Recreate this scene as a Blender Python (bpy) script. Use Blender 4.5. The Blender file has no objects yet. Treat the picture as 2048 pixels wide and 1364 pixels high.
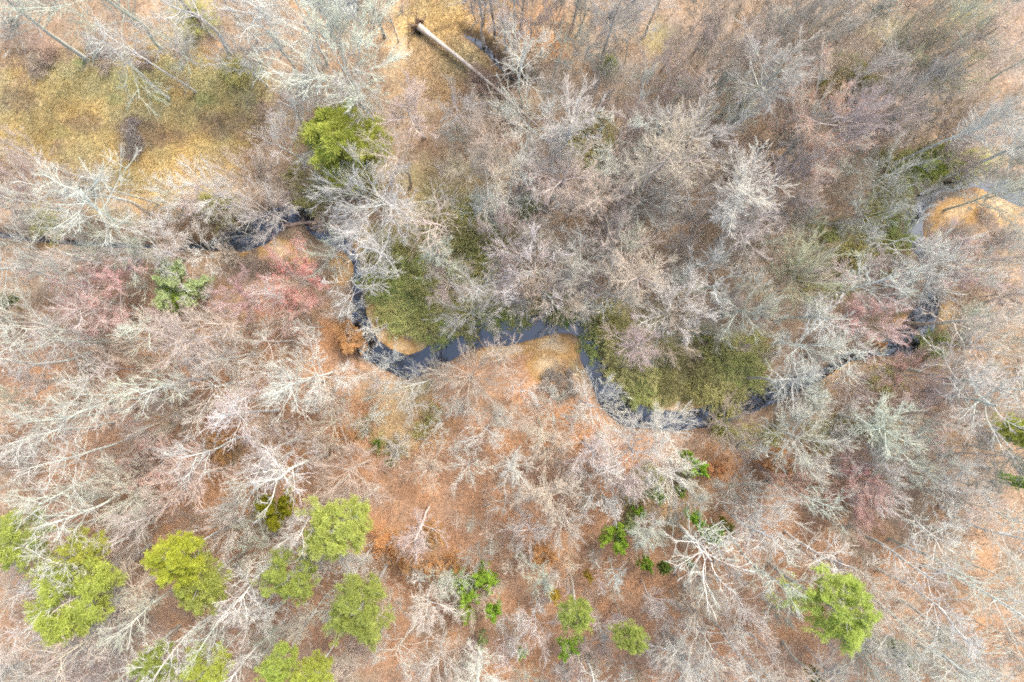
import bpy, math, time
import numpy as np
from mathutils import Vector, Matrix
T0 = time.time()
rng = np.random.default_rng(11)
C = bpy.context.scene.collection
SC = bpy.context.scene

# ------------------------------------------------------------------ camera, light, exposure
CAMZ = 95.0
cam_d = bpy.data.cameras.new('camera'); cam = bpy.data.objects.new('camera', cam_d); C.objects.link(cam)
cam.location = (0, 0, CAMZ); cam.rotation_euler = (0, 0, 0)
cam_d.sensor_width = 36; cam_d.lens = 24; cam_d.clip_end = 3000; cam_d.clip_start = 0.5
SC.camera = cam

SUN_EL, SUN_AZ = math.radians(52), math.radians(38)      # azimuth measured from +Y towards +X
w = bpy.data.worlds.new("World"); SC.world = w; w.use_nodes = True
nt = w.node_tree; nt.nodes.clear()
sky = nt.nodes.new('ShaderNodeTexSky'); sky.sky_type = 'NISHITA'; sky.sun_disc = False
sky.sun_elevation = SUN_EL; sky.sun_rotation = SUN_AZ
sky.air_density = 1.0; sky.dust_density = 4.0; sky.ozone_density = 1.0
bg = nt.nodes.new('ShaderNodeBackground'); bg.inputs['Strength'].default_value = 0.15
wo = nt.nodes.new('ShaderNodeOutputWorld')
nt.links.new(sky.outputs[0], bg.inputs[0]); nt.links.new(bg.outputs[0], wo.inputs[0])

sun_d = bpy.data.lights.new('sun', 'SUN'); sun_d.energy = 1.1; sun_d.angle = math.radians(16); sun_d.color = (1.0, 0.93, 0.84)
sun = bpy.data.objects.new('sun', sun_d); C.objects.link(sun)
sv = Vector((math.sin(SUN_AZ)*math.cos(SUN_EL), math.cos(SUN_AZ)*math.cos(SUN_EL), math.sin(SUN_EL)))
sun.rotation_euler = sv.to_track_quat('Z', 'Y').to_euler()
SC.view_settings.view_transform = 'Standard'; SC.view_settings.look = 'None'
SC.view_settings.exposure = 1.5; SC.view_settings.gamma = 1.0; SC.view_settings.use_curve_mapping = False
SC.cycles.max_bounces = 5; SC.cycles.diffuse_bounces = 2; SC.cycles.glossy_bounces = 2
SC.cycles.use_denoising = False; SC.cycles.filter_width = 1.8

# ------------------------------------------------------------------ helpers
S0 = CAMZ*36/24/2048.0                                   # metres per photo pixel on the ground
def G(px, py, z=0.0):
    k = S0*(1 - z/CAMZ)
    return np.array([(px-1024)*k, -(py-682)*k, z])
def PX(x, y): return x/S0+1024, -y/S0+682

_perm = np.random.default_rng(5).random((256, 256))
def vnoise(x, y):
    xi = np.floor(x).astype(int); yi = np.floor(y).astype(int); fx = x-xi; fy = y-yi
    fx = fx*fx*(3-2*fx); fy = fy*fy*(3-2*fy)
    a = _perm[xi & 255, yi & 255]; b = _perm[(xi+1) & 255, yi & 255]; c = _perm[xi & 255, (yi+1) & 255]; d = _perm[(xi+1) & 255, (yi+1) & 255]
    return (a*(1-fx)+b*fx)*(1-fy)+(c*(1-fx)+d*fx)*fy
def fbm(x, y, o=4):
    s = 0; a = 0.5; t = 0
    for i in range(o):
        s = s+a*vnoise(x+17.3*i, y-9.1*i); t += a; a *= 0.5; x = x*2.03; y = y*2.03
    return s/t
def sstep(a, b, x):
    t = np.clip((x-a)/(b-a), 0, 1); return t*t*(3-2*t)

def mesh_from(name, V, F, mat=None, col=None, smooth=False):
    """F: (n,3) or (n,4) int array"""
    me = bpy.data.meshes.new(name)
    V = np.asarray(V, dtype=np.float32); F = np.asarray(F, dtype=np.int32)
    n, k = F.shape
    me.vertices.add(len(V)); me.vertices.foreach_set('co', V.ravel())
    me.loops.add(n*k); me.loops.foreach_set('vertex_index', F.ravel())
    me.polygons.add(n); me.polygons.foreach_set('loop_start', np.arange(0, n*k, k, dtype=np.int32))
    try: me.polygons.foreach_set('loop_total', np.full(n, k, dtype=np.int32))
    except Exception: pass
    if smooth: me.polygons.foreach_set('use_smooth', np.ones(n, dtype=bool))
    me.update(calc_edges=True)
    if col is not None:
        at = me.color_attributes.new('Col', 'FLOAT_COLOR', 'POINT')
        c4 = np.ones((len(V), 4), dtype=np.float32); c4[:, :3] = col
        at.data.foreach_set('color', c4.ravel())
    if mat: me.materials.append(mat)
    return me
def obj(name, me, parent=None, color=None):
    o = bpy.data.objects.new(name, me); C.objects.link(o)
    if parent: o.parent = parent
    if color is not None: o.color = (*color, 1)
    return o
def tag(o, label=None, cat=None, group=None, kind=None):
    if label: o['label'] = label
    if cat: o['category'] = cat
    if group: o['group'] = group
    if kind: o['kind'] = kind
    return o

# ------------------------------------------------------------------ materials
def new_mat(name):
    m = bpy.data.materials.new(name); m.use_nodes = True
    n = m.node_tree.nodes; b = n['Principled BSDF']; b.inputs['Roughness'].default_value = 0.9
    b.inputs['Specular IOR Level'].default_value = 0.15
    return m, n, m.node_tree.links, b
def mul_noise(n, l, src, scale, lo, hi, coord='Object', detail=3):
    tc = n.new('ShaderNodeTexCoord'); nz = n.new('ShaderNodeTexNoise'); nz.inputs['Scale'].default_value = scale; nz.inputs['Detail'].default_value = detail
    l.new(tc.outputs[coord], nz.inputs['Vector'])
    mr = n.new('ShaderNodeMapRange'); mr.inputs[1].default_value = .25; mr.inputs[2].default_value = .75; mr.inputs[3].default_value = lo; mr.inputs[4].default_value = hi
    l.new(nz.outputs[0], mr.inputs[0])
    mx = n.new('ShaderNodeMix'); mx.data_type = 'RGBA'; mx.blend_type = 'MULTIPLY'; mx.inputs[0].default_value = 1
    l.new(src, mx.inputs[6]); l.new(mr.outputs[0], mx.inputs[7])
    return mx.outputs[2]
def object_color_mat(name, scale, lo, hi, trans=0.0, rough=.9):
    m, n, l, b = new_mat(name); b.inputs['Roughness'].default_value = rough
    oi = n.new('ShaderNodeObjectInfo'); c = mul_noise(n, l, oi.outputs['Color'], scale, lo, hi)
    l.new(c, b.inputs['Base Color'])
    if trans:
        tr = n.new('ShaderNodeBsdfTranslucent'); l.new(c, tr.inputs[0]); mx = n.new('ShaderNodeMixShader'); mx.inputs[0].default_value = trans
        l.new(b.outputs[0], mx.inputs[1]); l.new(tr.outputs[0], mx.inputs[2]); l.new(mx.outputs[0], n['Material Output'].inputs[0])
    return m
M_BARK = object_color_mat('bark', 1.3, .72, 1.2)
M_TWIG = object_color_mat('twigs', .8, .8, 1.15)
M_LEAF = object_color_mat('leaves', .9, .72, 1.25, .48)
M_BUD = object_color_mat('buds', 1.2, .8, 1.2, .3)

def vcol_mat(name, scale, lo, hi, trans=0):
    m, n, l, b = new_mat(name)
    a = n.new('ShaderNodeAttribute'); a.attribute_name = 'Col'
    c = mul_noise(n, l, a.outputs['Color'], scale, lo, hi)
    l.new(c, b.inputs['Base Color'])
    if trans:
        tr = n.new('ShaderNodeBsdfTranslucent'); l.new(c, tr.inputs[0]); mx = n.new('ShaderNodeMixShader'); mx.inputs[0].default_value = trans
        l.new(b.outputs[0], mx.inputs[1]); l.new(tr.outputs[0], mx.inputs[2]); l.new(mx.outputs[0], n['Material Output'].inputs[0])
    return m
M_SCRUB = vcol_mat('scrub', .6, .8, 1.2, .15)

# ground: painted material colour times leaf-scale noise, with leaf relief
M_GROUND, n, l, b = new_mat('forest_floor')
a = n.new('ShaderNodeAttribute'); a.attribute_name = 'Col'
c = mul_noise(n, l, a.outputs['Color'], 2.2, .74, 1.26, 'Object', 5)
c = mul_noise(n, l, c, 7, .88, 1.12, 'Object', 2)
tc = n.new('ShaderNodeTexCoord'); vo = n.new('ShaderNodeTexVoronoi'); vo.inputs['Scale'].default_value = 5.5
l.new(tc.outputs['Object'], vo.inputs['Vector'])
hs = n.new('ShaderNodeSeparateColor'); l.new(vo.outputs['Color'], hs.inputs[0])
mr = n.new('ShaderNodeMapRange'); mr.inputs[3].default_value = .85; mr.inputs[4].default_value = 1.15; l.new(hs.outputs[0], mr.inputs[0])
mx = n.new('ShaderNodeMix'); mx.data_type = 'RGBA'; mx.blend_type = 'MULTIPLY'; mx.inputs[0].default_value = 1
l.new(c, mx.inputs[6]); l.new(mr.outputs[0], mx.inputs[7]); l.new(mx.outputs[2], b.inputs['Base Color'])
nb = n.new('ShaderNodeTexNoise'); nb.inputs['Scale'].default_value = 4; nb.inputs['Detail'].default_value = 6; l.new(tc.outputs['Object'], nb.inputs['Vector'])
bp = n.new('ShaderNodeBump'); bp.inputs['Strength'].default_value = .4; bp.inputs['Distance'].default_value = .2
l.new(nb.outputs[0], bp.inputs['Height']); l.new(bp.outputs[0], b.inputs['Normal'])

M_WATER, n, l, b = new_mat('creek_water')
n.remove(b)
tc = n.new('ShaderNodeTexCoord'); nb = n.new('ShaderNodeTexNoise'); nb.inputs['Scale'].default_value = .9; nb.inputs['Detail'].default_value = 3
l.new(tc.outputs['Object'], nb.inputs['Vector']); bp = n.new('ShaderNodeBump'); bp.inputs['Strength'].default_value = .12; bp.inputs['Distance'].default_value = .05
l.new(nb.outputs[0], bp.inputs['Height'])
gl = n.new('ShaderNodeBsdfGlossy'); gl.inputs['Roughness'].default_value = .03; gl.inputs['Color'].default_value = (.80, .9, 1, 1); l.new(bp.outputs[0], gl.inputs['Normal'])
tp = n.new('ShaderNodeBsdfTransparent'); tp.inputs[0].default_value = (.50, .47, .40, 1)
df = n.new('ShaderNodeBsdfDiffuse'); df.inputs[0].default_value = (.03, .035, .042, 1)
m1 = n.new('ShaderNodeMixShader'); m1.inputs[0].default_value = .3; l.new(tp.outputs[0], m1.inputs[1]); l.new(df.outputs[0], m1.inputs[2])
fr = n.new('ShaderNodeFresnel'); fr.inputs['IOR'].default_value = 1.98; l.new(bp.outputs[0], fr.inputs['Normal'])
m2 = n.new('ShaderNodeMixShader'); l.new(fr.outputs[0], m2.inputs[0]); l.new(m1.outputs[0], m2.inputs[1]); l.new(gl.outputs[0], m2.inputs[2])
l.new(m2.outputs[0], n['Material Output'].inputs[0])

# ------------------------------------------------------------------ the land
WATER_Z = -0.75
# creek centre line in photo pixels with half width in pixels
CREEKS = [[(-400, 420, 8), (-150, 455, 8), (0, 468, 5), (70, 478, 5), (160, 486, 6), (250, 490, 4), (340, 494, 4), (420, 488, 10), (478, 478, 26), (515, 462, 30), (548, 438, 24), (580, 424, 18),
           (606, 432, 14), (622, 452, 12), (650, 474, 11), (690, 490, 11), (712, 525, 9), (712, 575, 9), (716, 620, 14), (722, 660, 20), (735, 695, 24), (768, 716, 22), (812, 736, 24),
           (850, 722, 24), (885, 700, 26), (925, 680, 24), (962, 664, 30), (1010, 664, 30), (1060, 656, 25), (1110, 646, 22), (1152, 646, 22), (1182, 662, 22), (1180, 690, 18),
           (1180, 715, 20), (1196, 742, 22), (1212, 775, 24), (1228, 805, 26), (1258, 830, 26), (1310, 838, 22), (1360, 843, 20), (1420, 834, 22), (1475, 815, 24), (1530, 790, 26), (1580, 775, 20),
           (1640, 755, 10), (1700, 718, 9), (1760, 702, 10), (1815, 685, 30), (1848, 648, 30), (1866, 608, 22), (1872, 560, 10), (1850, 505, 12), (1832, 460, 20), (1838, 415, 20), (1880, 374, 10), (1960, 362, 9), (2048, 385, 26), (2200, 400, 30), (2500, 380, 30)],
          [(590, -40, 20), (650, 5, 26), (700, 10, 20)], [(928, 66, 7), (955, 80, 10), (978, 100, 9), (1000, 130, 8), (1030, 160, 7)]]
def creek_field(x, y):
    """signed distance (metres) from the water's edge: negative inside"""
    best = np.full(x.shape, 1e9)
    for k, cr in enumerate(CREEKS):
        p = np.array([[*G(a, b)[:2], c*S0] for a, b, c in cr])
        for i in range(len(p)-1):
            d = p[i+1, :2]-p[i, :2]; L = (d*d).sum()
            t = np.clip(((x-p[i, 0])*d[0]+(y-p[i, 1])*d[1])/L, 0, 1)
            dist = np.hypot(x-p[i, 0]-t*d[0], y-p[i, 1]-t*d[1])-(p[i, 2]*(1-t)+p[i+1, 2]*t)
            if k: dist = dist+.25
            best = np.minimum(best, dist)
    return best
# sand bars: px centre, radii, rotation (degrees, image sense)
BARS = [(1104, 690, 56, 31, 10), (1092, 730, 42, 32, 0), (1010, 702, 60, 16, -8), (556, 500, 46, 26, 12), (600, 516, 30, 20, 0), (682, 540, 30, 34, 20), (460, 508, 36, 12, -8),
        (770, 668, 45, 34, 35), (850, 690, 34, 22, -20), (795, 690, 40, 20, 20), (740, 625, 22, 26, 50), (725, 510, 18, 40, -10), (1915, 425, 60, 34, -8), (2000, 410, 55, 40, 10), (1872, 470, 20, 30, 15),
        (1900, 625, 14, 34, 15), (1808, 640, 20, 18, -20), (1690, 738, 55, 13, -38), (1360, 818, 80, 16, 5), (105, 488, 40, 13, 10)]
def ell(px, py, e, warp):
    cx, cy, rx, ry, rot = e; r = math.radians(rot); dx = px-cx; dy = py-cy
    u = (dx*math.cos(r)+dy*math.sin(r))/rx; v = (-dx*math.sin(r)+dy*math.cos(r))/ry
    return np.hypot(u, v)+warp

LIT_RUST = (.42, .25, .147); LIT_BR = (.345, .25, .165); MAUVE = (.335, .258, .187); STRAW = (.50, .395, .18); OSTRAW = (.46, .335, .19)
OLIVE = (.38, .35, .17); GREEN = (.31, .335, .135); SANDW = (.42, .255, .10); SANDD = (.60, .46, .28); MUD_SHADE = (.05, .044, .04); PURP = (.20, .145, .12); ORANGE = (.50, .27, .125); DKBR = (.15, .105, .07)
PAINT = [  # cx, cy, rx, ry, rot, colour, strength
    (1024, 60, 1100, 620, 0, LIT_BR, .9), (1600, 250, 620, 420, 10, MAUVE, .9), (1500, 100, 400, 180, 0, MAUVE, .6), (1850, 600, 320, 260, 0, LIT_BR, .9),
    (700, 1000, 900, 420, 0, LIT_RUST, .9), (300, 800, 420, 260, 0, LIT_RUST, .8), (1300, 1150, 700, 330, 0, LIT_RUST, .85), (1950, 900, 250, 300, 0, LIT_BR, .6), (1050, 900, 350, 130, 0, LIT_RUST, .9),
    # field
    (240, 215, 330, 140, 4, STRAW, 1), (60, 230, 160, 110, 0, STRAW, .9), (330, 330, 170, 90, -10, STRAW, .9), (410, 360, 90, 50, 0, OSTRAW, .4), (470, 170, 120, 60, 0, OLIVE, .7), (240, 160, 200, 40, 0, OLIVE, .5),
    (230, 95, 70, 32, 0, PURP, .6), (60, 90, 80, 40, 10, PURP, .6), (290, 265, 70, 42, 10, PURP, .6), (165, 245, 50, 20, 0, PURP, .5), (40, 195, 50, 40, 0, PURP, .5), (430, 250, 45, 30, 0, PURP, .5), (350, 275, 40, 18, 0, PURP, .5),
    (320, 195, 24, 14, 0, GREEN, .6), (405, 198, 30, 14, 0, GREEN, .6), (230, 200, 20, 12, 0, GREEN, .5), (160, 125, 30, 8, 0, GREEN, .7), (490, 140, 50, 20, 0, GREEN, .6), (255, 165, 40, 20, 0, GREEN, .3), (115, 265, 30, 22, 0, GREEN, .35), (390, 30, 50, 60, 0, OLIVE, .8),
    # straw glade above the fallen tree
    (880, 60, 120, 110, 0, OSTRAW, .9), (1000, 70, 110, 90, 0, OSTRAW, .8), (850, 140, 80, 120, 0, OSTRAW, .9), (870, 40, 90, 50, 0, STRAW, .6), (930, 110, 70, 50, 0, OLIVE, .35), (1100, 60, 60, 60, 0, ORANGE, .5), (1150, 60, 40, 40, 0, OSTRAW, .6), (1080, 190, 40, 50, 0, OSTRAW, .5),
    (955, 80, 40, 12, 32, MUD_SHADE, .8), (1000, 130, 40, 14, 55, MUD_SHADE, .75), (1020, 160, 40, 30, 40, DKBR, .8), (900, 52, 50, 6, -15, DKBR, .6), (838, 58, 10, 18, 0, MUD_SHADE, .9), (1000, 215, 60, 40, 20, DKBR, .6), (1120, 310, 30, 60, -20, DKBR, .55),  # small dark spot at the fallen tree's root is its shadow, painted in
    # olive scrub
    (1190, 280, 45, 60, 0, OLIVE, .8), (690, 350, 120, 40, 0, OLIVE, .45), (620, 395, 40, 30, 0, OLIVE, .9), (450, 420, 40, 24, 0, OLIVE, .7), (880, 430, 90, 60, 0, OLIVE, .8), (760, 500, 60, 60, 0, OLIVE, .7), (1250, 640, 120, 60, 0, OLIVE, .6), (1450, 720, 120, 80, 0, OLIVE, .6), (900, 360, 120, 50, 0, OLIVE, .4), (960, 480, 120, 60, 0, OLIVE, .75), (800, 560, 85, 120, 10, GREEN, .9), (850, 620, 70, 60, 0, OLIVE, .9), (940, 560, 60, 60, 0, OLIVE, .7), (800, 480, 80, 50, 0, OLIVE, .7),
    (1070, 620, 160, 24, 0, GREEN, .7), (1060, 400, 16, 40, 0, GREEN, .6), (1320, 720, 160, 100, 5, OLIVE, .95), (1270, 740, 60, 60, 0, GREEN, .5), (1470, 740, 80, 60, 0, GREEN, .6), (1340, 805, 120, 20, 5, OLIVE, .9), (1290, 795, 20, 16, 0, GREEN, .8), (1230, 650, 60, 50, 0, OLIVE, .8), (1400, 690, 40, 40, 0, PURP, .5),
    (1690, 500, 80, 60, 0, GREEN, .7), (1640, 560, 60, 40, 0, OLIVE, .7), (1720, 470, 50, 30, 0, PURP, .6), (1690, 530, 60, 30, 0, DKBR, .4), (1880, 325, 90, 30, -5, GREEN, .9), (1800, 390, 50, 40, 0, OLIVE, .7), (1810, 430, 40, 60, 20, GREEN, .7), (1960, 310, 60, 30, 0, OLIVE, .6), (1720, 180, 60, 30, 0, OLIVE, .7), (1660, 130, 40, 30, 0, OLIVE, .6), (1780, 60, 50, 50, 0, OLIVE, .4), (1950, 30, 60, 30, 0, GREEN, .5), (1680, 205, 34, 22, 0, PURP, .8), (1320, 70, 40, 40, 0, OLIVE, .6), (1215, 125, 20, 20, 0, GREEN, .6),
    (1860, 700, 60, 30, -20, DKBR, .7), (1960, 660, 70, 40, 0, LIT_BR, .7), (1820, 660, 40, 40, 0, OLIVE, .3), (1740, 850, 90, 40, 0, OLIVE, .4), (1920, 850, 90, 50, 20, DKBR, .5), (1600, 800, 60, 30, 0, MUD_SHADE, .7), (1610, 760, 40, 14, 0, MUD_SHADE, .7), (1480, 880, 60, 24, 0, OLIVE, .5), (1560, 850, 50, 40, 0, LIT_BR, .7),
    (1290, 540, 30, 20, 0, OLIVE, .6), (1370, 580, 40, 14, 0, OLIVE, .6), (1310, 560, 60, 60, 0, MAUVE, .6), (1090, 440, 50, 60, 0, MAUVE, .7), (1170, 480, 90, 80, 0, MAUVE, .6), (1450, 480, 90, 60, 0, MAUVE, .6), (1500, 380, 90, 60, 0, MAUVE, .5),
    # near the creek, left
    (190, 450, 70, 20, 5, DKBR, .8), (330, 450, 80, 30, 0, DKBR, .55), (470, 440, 60, 20, 10, DKBR, .7), (590, 415, 60, 16, 0, DKBR, .8), (640, 460, 50, 24, 0, DKBR, .7), (100, 440, 60, 20, 0, OLIVE, .6), (60, 600, 70, 26, 0, DKBR, .5), (240, 430, 70, 16, 10, OLIVE, .6), (400, 480, 60, 20, 0, OSTRAW, .4), (480, 545, 60, 30, 0, PURP, .6), (690, 670, 50, 40, 0, ORANGE, .7), (700, 620, 20, 20, 0, DKBR, .6),
    # rust slope accents
    (780, 780, 90, 40, 0, OSTRAW, .7), (820, 850, 90, 60, 0, OLIVE, .4), (880, 850, 40, 70, 20, ORANGE, .5), (830, 770, 30, 14, 0, OLIVE, .7), (990, 810, 40, 20, 0, DKBR, .5), (1110, 870, 110, 50, 0, ORANGE, .6), (700, 880, 40, 50, 20, ORANGE, .7), (1430, 920, 50, 50, 0, ORANGE, .5), (420, 940, 120, 30, -20, ORANGE, .5), (460, 900, 30, 30, 0, OSTRAW, .7), (30, 890, 80, 24, 0, DKBR, .6), (210, 1010, 60, 20, 0, OSTRAW, .5), (790, 1090, 90, 70, 0, ORANGE, .7), (860, 1075, 30, 40, 0, OLIVE, .6), (880, 1300, 60, 50, 0, ORANGE, .6), (860, 1270, 30, 50, 0, DKBR, .4), (780, 1250, 50, 60, 0, ORANGE, .5),
    (1570, 1060, 60, 40, 0, ORANGE, .4), (1780, 1130, 80, 50, 0, ORANGE, .35), (1950, 1300, 100, 60, 0, ORANGE, .5), (1590, 1250, 50, 60, 0, ORANGE, .5), (260, 1180, 80, 40, 0, LIT_RUST, .7), (1150, 1100, 60, 40, 0, LIT_BR, .5), (1330, 1000, 80, 60, 0, OLIVE, .3), (1370, 1180, 16, 20, 0, MUD_SHADE, .6), (1100, 1340, 160, 30, 0, ORANGE, .4),  # dark spot at the curved-limbed tree's foot: shadow painted into the floor
]
def paint(x, y):
    px, py = PX(x, y)
    wp = (fbm(px/60+3, py/60+8, 4)-.5)*1.0; wp2 = (fbm(px/16+31, py/16+5, 3)-.5)
    col = np.empty(x.shape+(3,)); col[:] = LIT_BR
    for e in PAINT:
        d = ell(px, py, e[:5], wp*.9+wp2*.6)
        m = (1-sstep(.55, 1.15, d))*e[6]
        col = col*(1-m[..., None])+np.array(e[5])*m[..., None]
    big = fbm(px/110+50, py/110, 3); sm = fbm(px/22, py/22+70, 3)
    col = col*(.80+.34*big+.2*(sm-.5))[..., None]
    warm = (fbm(px/45+9, py/45+19, 3)-.5)
    col = col*np.stack([1+.3*warm, 1+.02*warm, 1-.35*warm], -1)
    sd = creek_field(x, y)
    # dark damp bank, then sand over it
    m = (1-sstep(.1, 1.3, sd+wp*1.2))*.75
    col = col*(1-m[..., None])+np.array(DKBR)*m[..., None]
    for e in BARS:
        d = ell(px, py, e, wp*.5+wp2*.35)
        m = 1-sstep(.75, 1.1, d); dry = np.clip(1-sstep(.15, .85, d)+.5*(fbm(px/18, py/18, 3)-.5), 0, 1)
        wet = np.array(SANDW)[None]*(1-dry[..., None])+np.array(SANDD)[None]*dry[..., None]
        if (e[0] < 1000 or e[0] > 1800) and e[0] not in (556, 725): wet = np.array(SANDW)[None]*(1-.6*dry[..., None])+np.array(SANDD)[None]*.6*dry[..., None]
        col = col*(1-m[..., None])+wet*m[..., None]
    bed = 1-sstep(-.75, .05, sd+wp2*.8)
    silt = np.array((.055, .045, .032))+np.array((.10, .065, .025))*np.clip(fbm(px/14, py/14+40, 3)*2-.95, 0, 1)[..., None]
    col = col*(1-bed[..., None])+silt*bed[..., None]
    return np.clip(col, .01, .8), sd
def height(x, y, sd=None):
    px, py = PX(x, y)
    if sd is None: sd = creek_field(x, y)
    near = np.exp(-np.hypot(x, y)/400)
    z = (fbm(x/14+40, y/14+12, 3)-.5)*.9+(fbm(x/3+4, y/3, 2)-.5)*.25
    z = z*sstep(0.5, 5, sd)
    wp = (fbm(px/40+3, py/40+8, 3)-.5)
    bar = np.zeros(x.shape)
    for e in BARS: bar = np.maximum(bar, 1-sstep(.7, 1.5, ell(px, py, e, wp*.4)))
    bank = sstep(-.1, 1.3, sd+wp*.8)
    z = z*bank+(1-bank)*(WATER_Z)
    z = z*(1-bar)+bar*(WATER_Z+.06+.45*sstep(-.1, 3.5, sd))
    z = np.where(sd < 0, np.minimum(z, WATER_Z+.12)-.9*sstep(0, 1.0, -sd), z)
    return z
cx_ = np.linspace(-78, 78, 434); cy_ = np.linspace(-53, 53, 295)
out = np.array([3, 8, 18, 40, 90, 200, 500, 1200.])
gx = np.concatenate([-78-out[::-1], cx_, 78+out]); gy = np.concatenate([-53-out[::-1], cy_, 53+out])
X, Y = np.meshgrid(gx, gy); nx, ny = len(gx), len(gy)
COL, SD = paint(X, Y); Z = height(X, Y, SD)
ii = np.arange(nx*ny).reshape(ny, nx)
quads = np.stack([ii[:-1, :-1], ii[:-1, 1:], ii[1:, 1:], ii[1:, :-1]], -1).reshape(-1, 4)
V = np.stack([X, Y, Z], -1).reshape(-1, 3)
g = obj('ground', mesh_from('ground', V, quads, M_GROUND, COL.reshape(-1, 3), True)); tag(g, 'leaf covered forest floor with grass field, sandbars and creek banks', kind='structure')
cen = (SD[:-1, :-1] < 1.6) | (SD[1:, 1:] < 1.6)
cen &= (np.abs(X[:-1, :-1]) < 77.5) & (np.abs(Y[:-1, :-1]) < 52.5)
wq = quads[cen.ravel()]; used, inv = np.unique(wq, return_inverse=True)
WV = V[used].copy(); WV[:, 2] = WATER_Z
wa = obj('water', mesh_from('water', WV, inv.reshape(-1, 4), M_WATER)); tag(wa, 'dark slate blue creek winding between sandbars and scrub', kind='structure')

def bil(A, x, y):
    """sample a ground grid (core only)"""
    u = np.clip((x+78)/156*433, 0, len(cx_)-1.001); v = np.clip((y+53)/106*294, 0, len(cy_)-1.001)
    i = u.astype(int); j = v.astype(int); fu = u-i; fv = v-j
    if A.ndim == 3: fu = fu[..., None]; fv = fv[..., None]
    Ac = A[8:-8, 8:-8]
    return (Ac[j, i]*(1-fu)+Ac[j, i+1]*fu)*(1-fv)+(Ac[j+1, i]*(1-fu)+Ac[j+1, i+1]*fu)*fv
def zg(x, y): return float(bil(Z, np.array([x]), np.array([y]))[0])
print('land', time.time()-T0)

# ------------------------------------------------------------------ branch growing (vectorised, one level at a time)
def nrm(v): return v/np.maximum(np.linalg.norm(v, axis=-1, keepdims=True), 1e-9)
def run(start, d, L, K, wander, trop, rg, up=(0, 0, 1), drift=None):
    N = len(start); P = np.empty((N, K, 3)); P[:, 0] = start; d = nrm(d); up = np.array(up)
    for k in range(1, K):
        d = d+rg.normal(0, wander, (N, 3))+trop*up
        if drift is not None: d = d+drift
        d = nrm(d); P[:, k] = P[:, k-1]+d*(L/(K-1))[:, None]
    return P
def sprout(P, R, L, per, tmin, tmax, ang, angsd, ratio, fall, K, wander, trop, rg, rr, tip=.4, rmin=.012):
    """children of every polyline in P"""
    N = len(P); Kp = P.shape[1]; idx = np.repeat(np.arange(N), per); n = len(idx)
    t = (np.tile(np.arange(per), N)+rg.random(n))/per; t = tmin+(tmax-tmin)*t
    f = t*(Kp-1); i = np.minimum(f.astype(int), Kp-2); fr = (f-i)[:, None]
    st = P[idx, i]*(1-fr)+P[idx, i+1]*fr; tg = nrm(P[idx, i+1]-P[idx, i])
    r0 = R[idx, i]*(1-fr[:, 0])+R[idx, i+1]*fr[:, 0]
    ref = np.where(np.abs(tg[:, 2:3]) < .9, np.array([[0, 0, 1.]]), np.array([[1., 0, 0]]))
    u = nrm(np.cross(tg, ref)); v = np.cross(tg, u)
    ph = np.tile(np.arange(per), N)*2.4+np.repeat(rg.random(N)*6.28, per)+rg.normal(0, .5, n)
    a = np.radians(np.clip(rg.normal(ang, angsd, n), 5, 110))
    d = tg*np.cos(a)[:, None]+(u*np.cos(ph)[:, None]+v*np.sin(ph)[:, None])*np.sin(a)[:, None]
    Lc = L[idx]*ratio*(1-fall*(t-tmin)/max(1e-6, tmax-tmin))*rg.uniform(.6, 1.35, n)
    Pc = run(st, d, Lc, K, wander, trop, rg)
    rb = np.maximum(r0*rr*rg.uniform(.7, 1.1, n), rmin)
    Rc = rb[:, None]*np.linspace(1, tip, K)[None]
    return Pc, np.maximum(Rc, rmin*.7), Lc
def tubes(P, R, S):
    N, K, _ = P.shape
    tg = np.empty_like(P); tg[:, 1:-1] = P[:, 2:]-P[:, :-2]; tg[:, 0] = P[:, 1]-P[:, 0]; tg[:, -1] = P[:, -1]-P[:, -2]; tg = nrm(tg)
    ref = nrm(np.cross(tg[:, :1], np.array([[[.31, .77, .55]]]))); u = nrm(ref-tg*(ref*tg).sum(-1, keepdims=True)); v = np.cross(tg, u)
    an = np.arange(S)*2*math.pi/S
    ring = P[:, :, None]+R[:, :, None, None]*(u[:, :, None]*np.cos(an)[None, None, :, None]+v[:, :, None]*np.sin(an)[None, None, :, None])
    Vv = ring.reshape(-1, 3)
    b = (np.arange(N)*K*S)[:, None, None]; k = (np.arange(K-1)*S)[None, :, None]; s = np.arange(S)[None, None]; s2 = (s+1) % S
    q = np.stack([b+k+s, b+k+s2, b+k+S+s2, b+k+S+s], -1).reshape(-1, 4)
    return Vv, q
def cones(P, R):
    """fine twigs: a three sided spike from first to last point"""
    a = P[:, 0]; b = P[:, -1]; t = nrm(b-a); u = nrm(np.cross(t, np.array([[.31, .77, .55]]))); v = np.cross(t, u); r = R[:, :1]
    n_ = len(P); Vv = np.stack([a+u*r, a+(-.5*u+.866*v)*r, a+(-.5*u-.866*v)*r, b], 1).reshape(-1, 3)
    F = (np.arange(n_)*4)[:, None, None]+np.array([[0, 1, 3, 3], [1, 2, 3, 3], [2, 0, 3, 3]])[None]
    return Vv, F.reshape(-1, 4)
def mesh_mixed(name, V, F, mat, col=None, smooth=False):
    """quads, where a repeated last index marks a triangle"""
    tri = F[:, 2] == F[:, 3]; Q = F[~tri]
    T = np.concatenate([F[tri][:, :3], Q[:, [0, 1, 2]], Q[:, [0, 2, 3]]])
    return mesh_from(name, V, T, mat, col, smooth)
def join(parts):
    Vs, Fs, o = [], [], 0
    for Vv, F in parts: Vs.append(Vv); Fs.append(F+o); o += len(Vv)
    return np.concatenate(Vs), np.concatenate(Fs)
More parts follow.
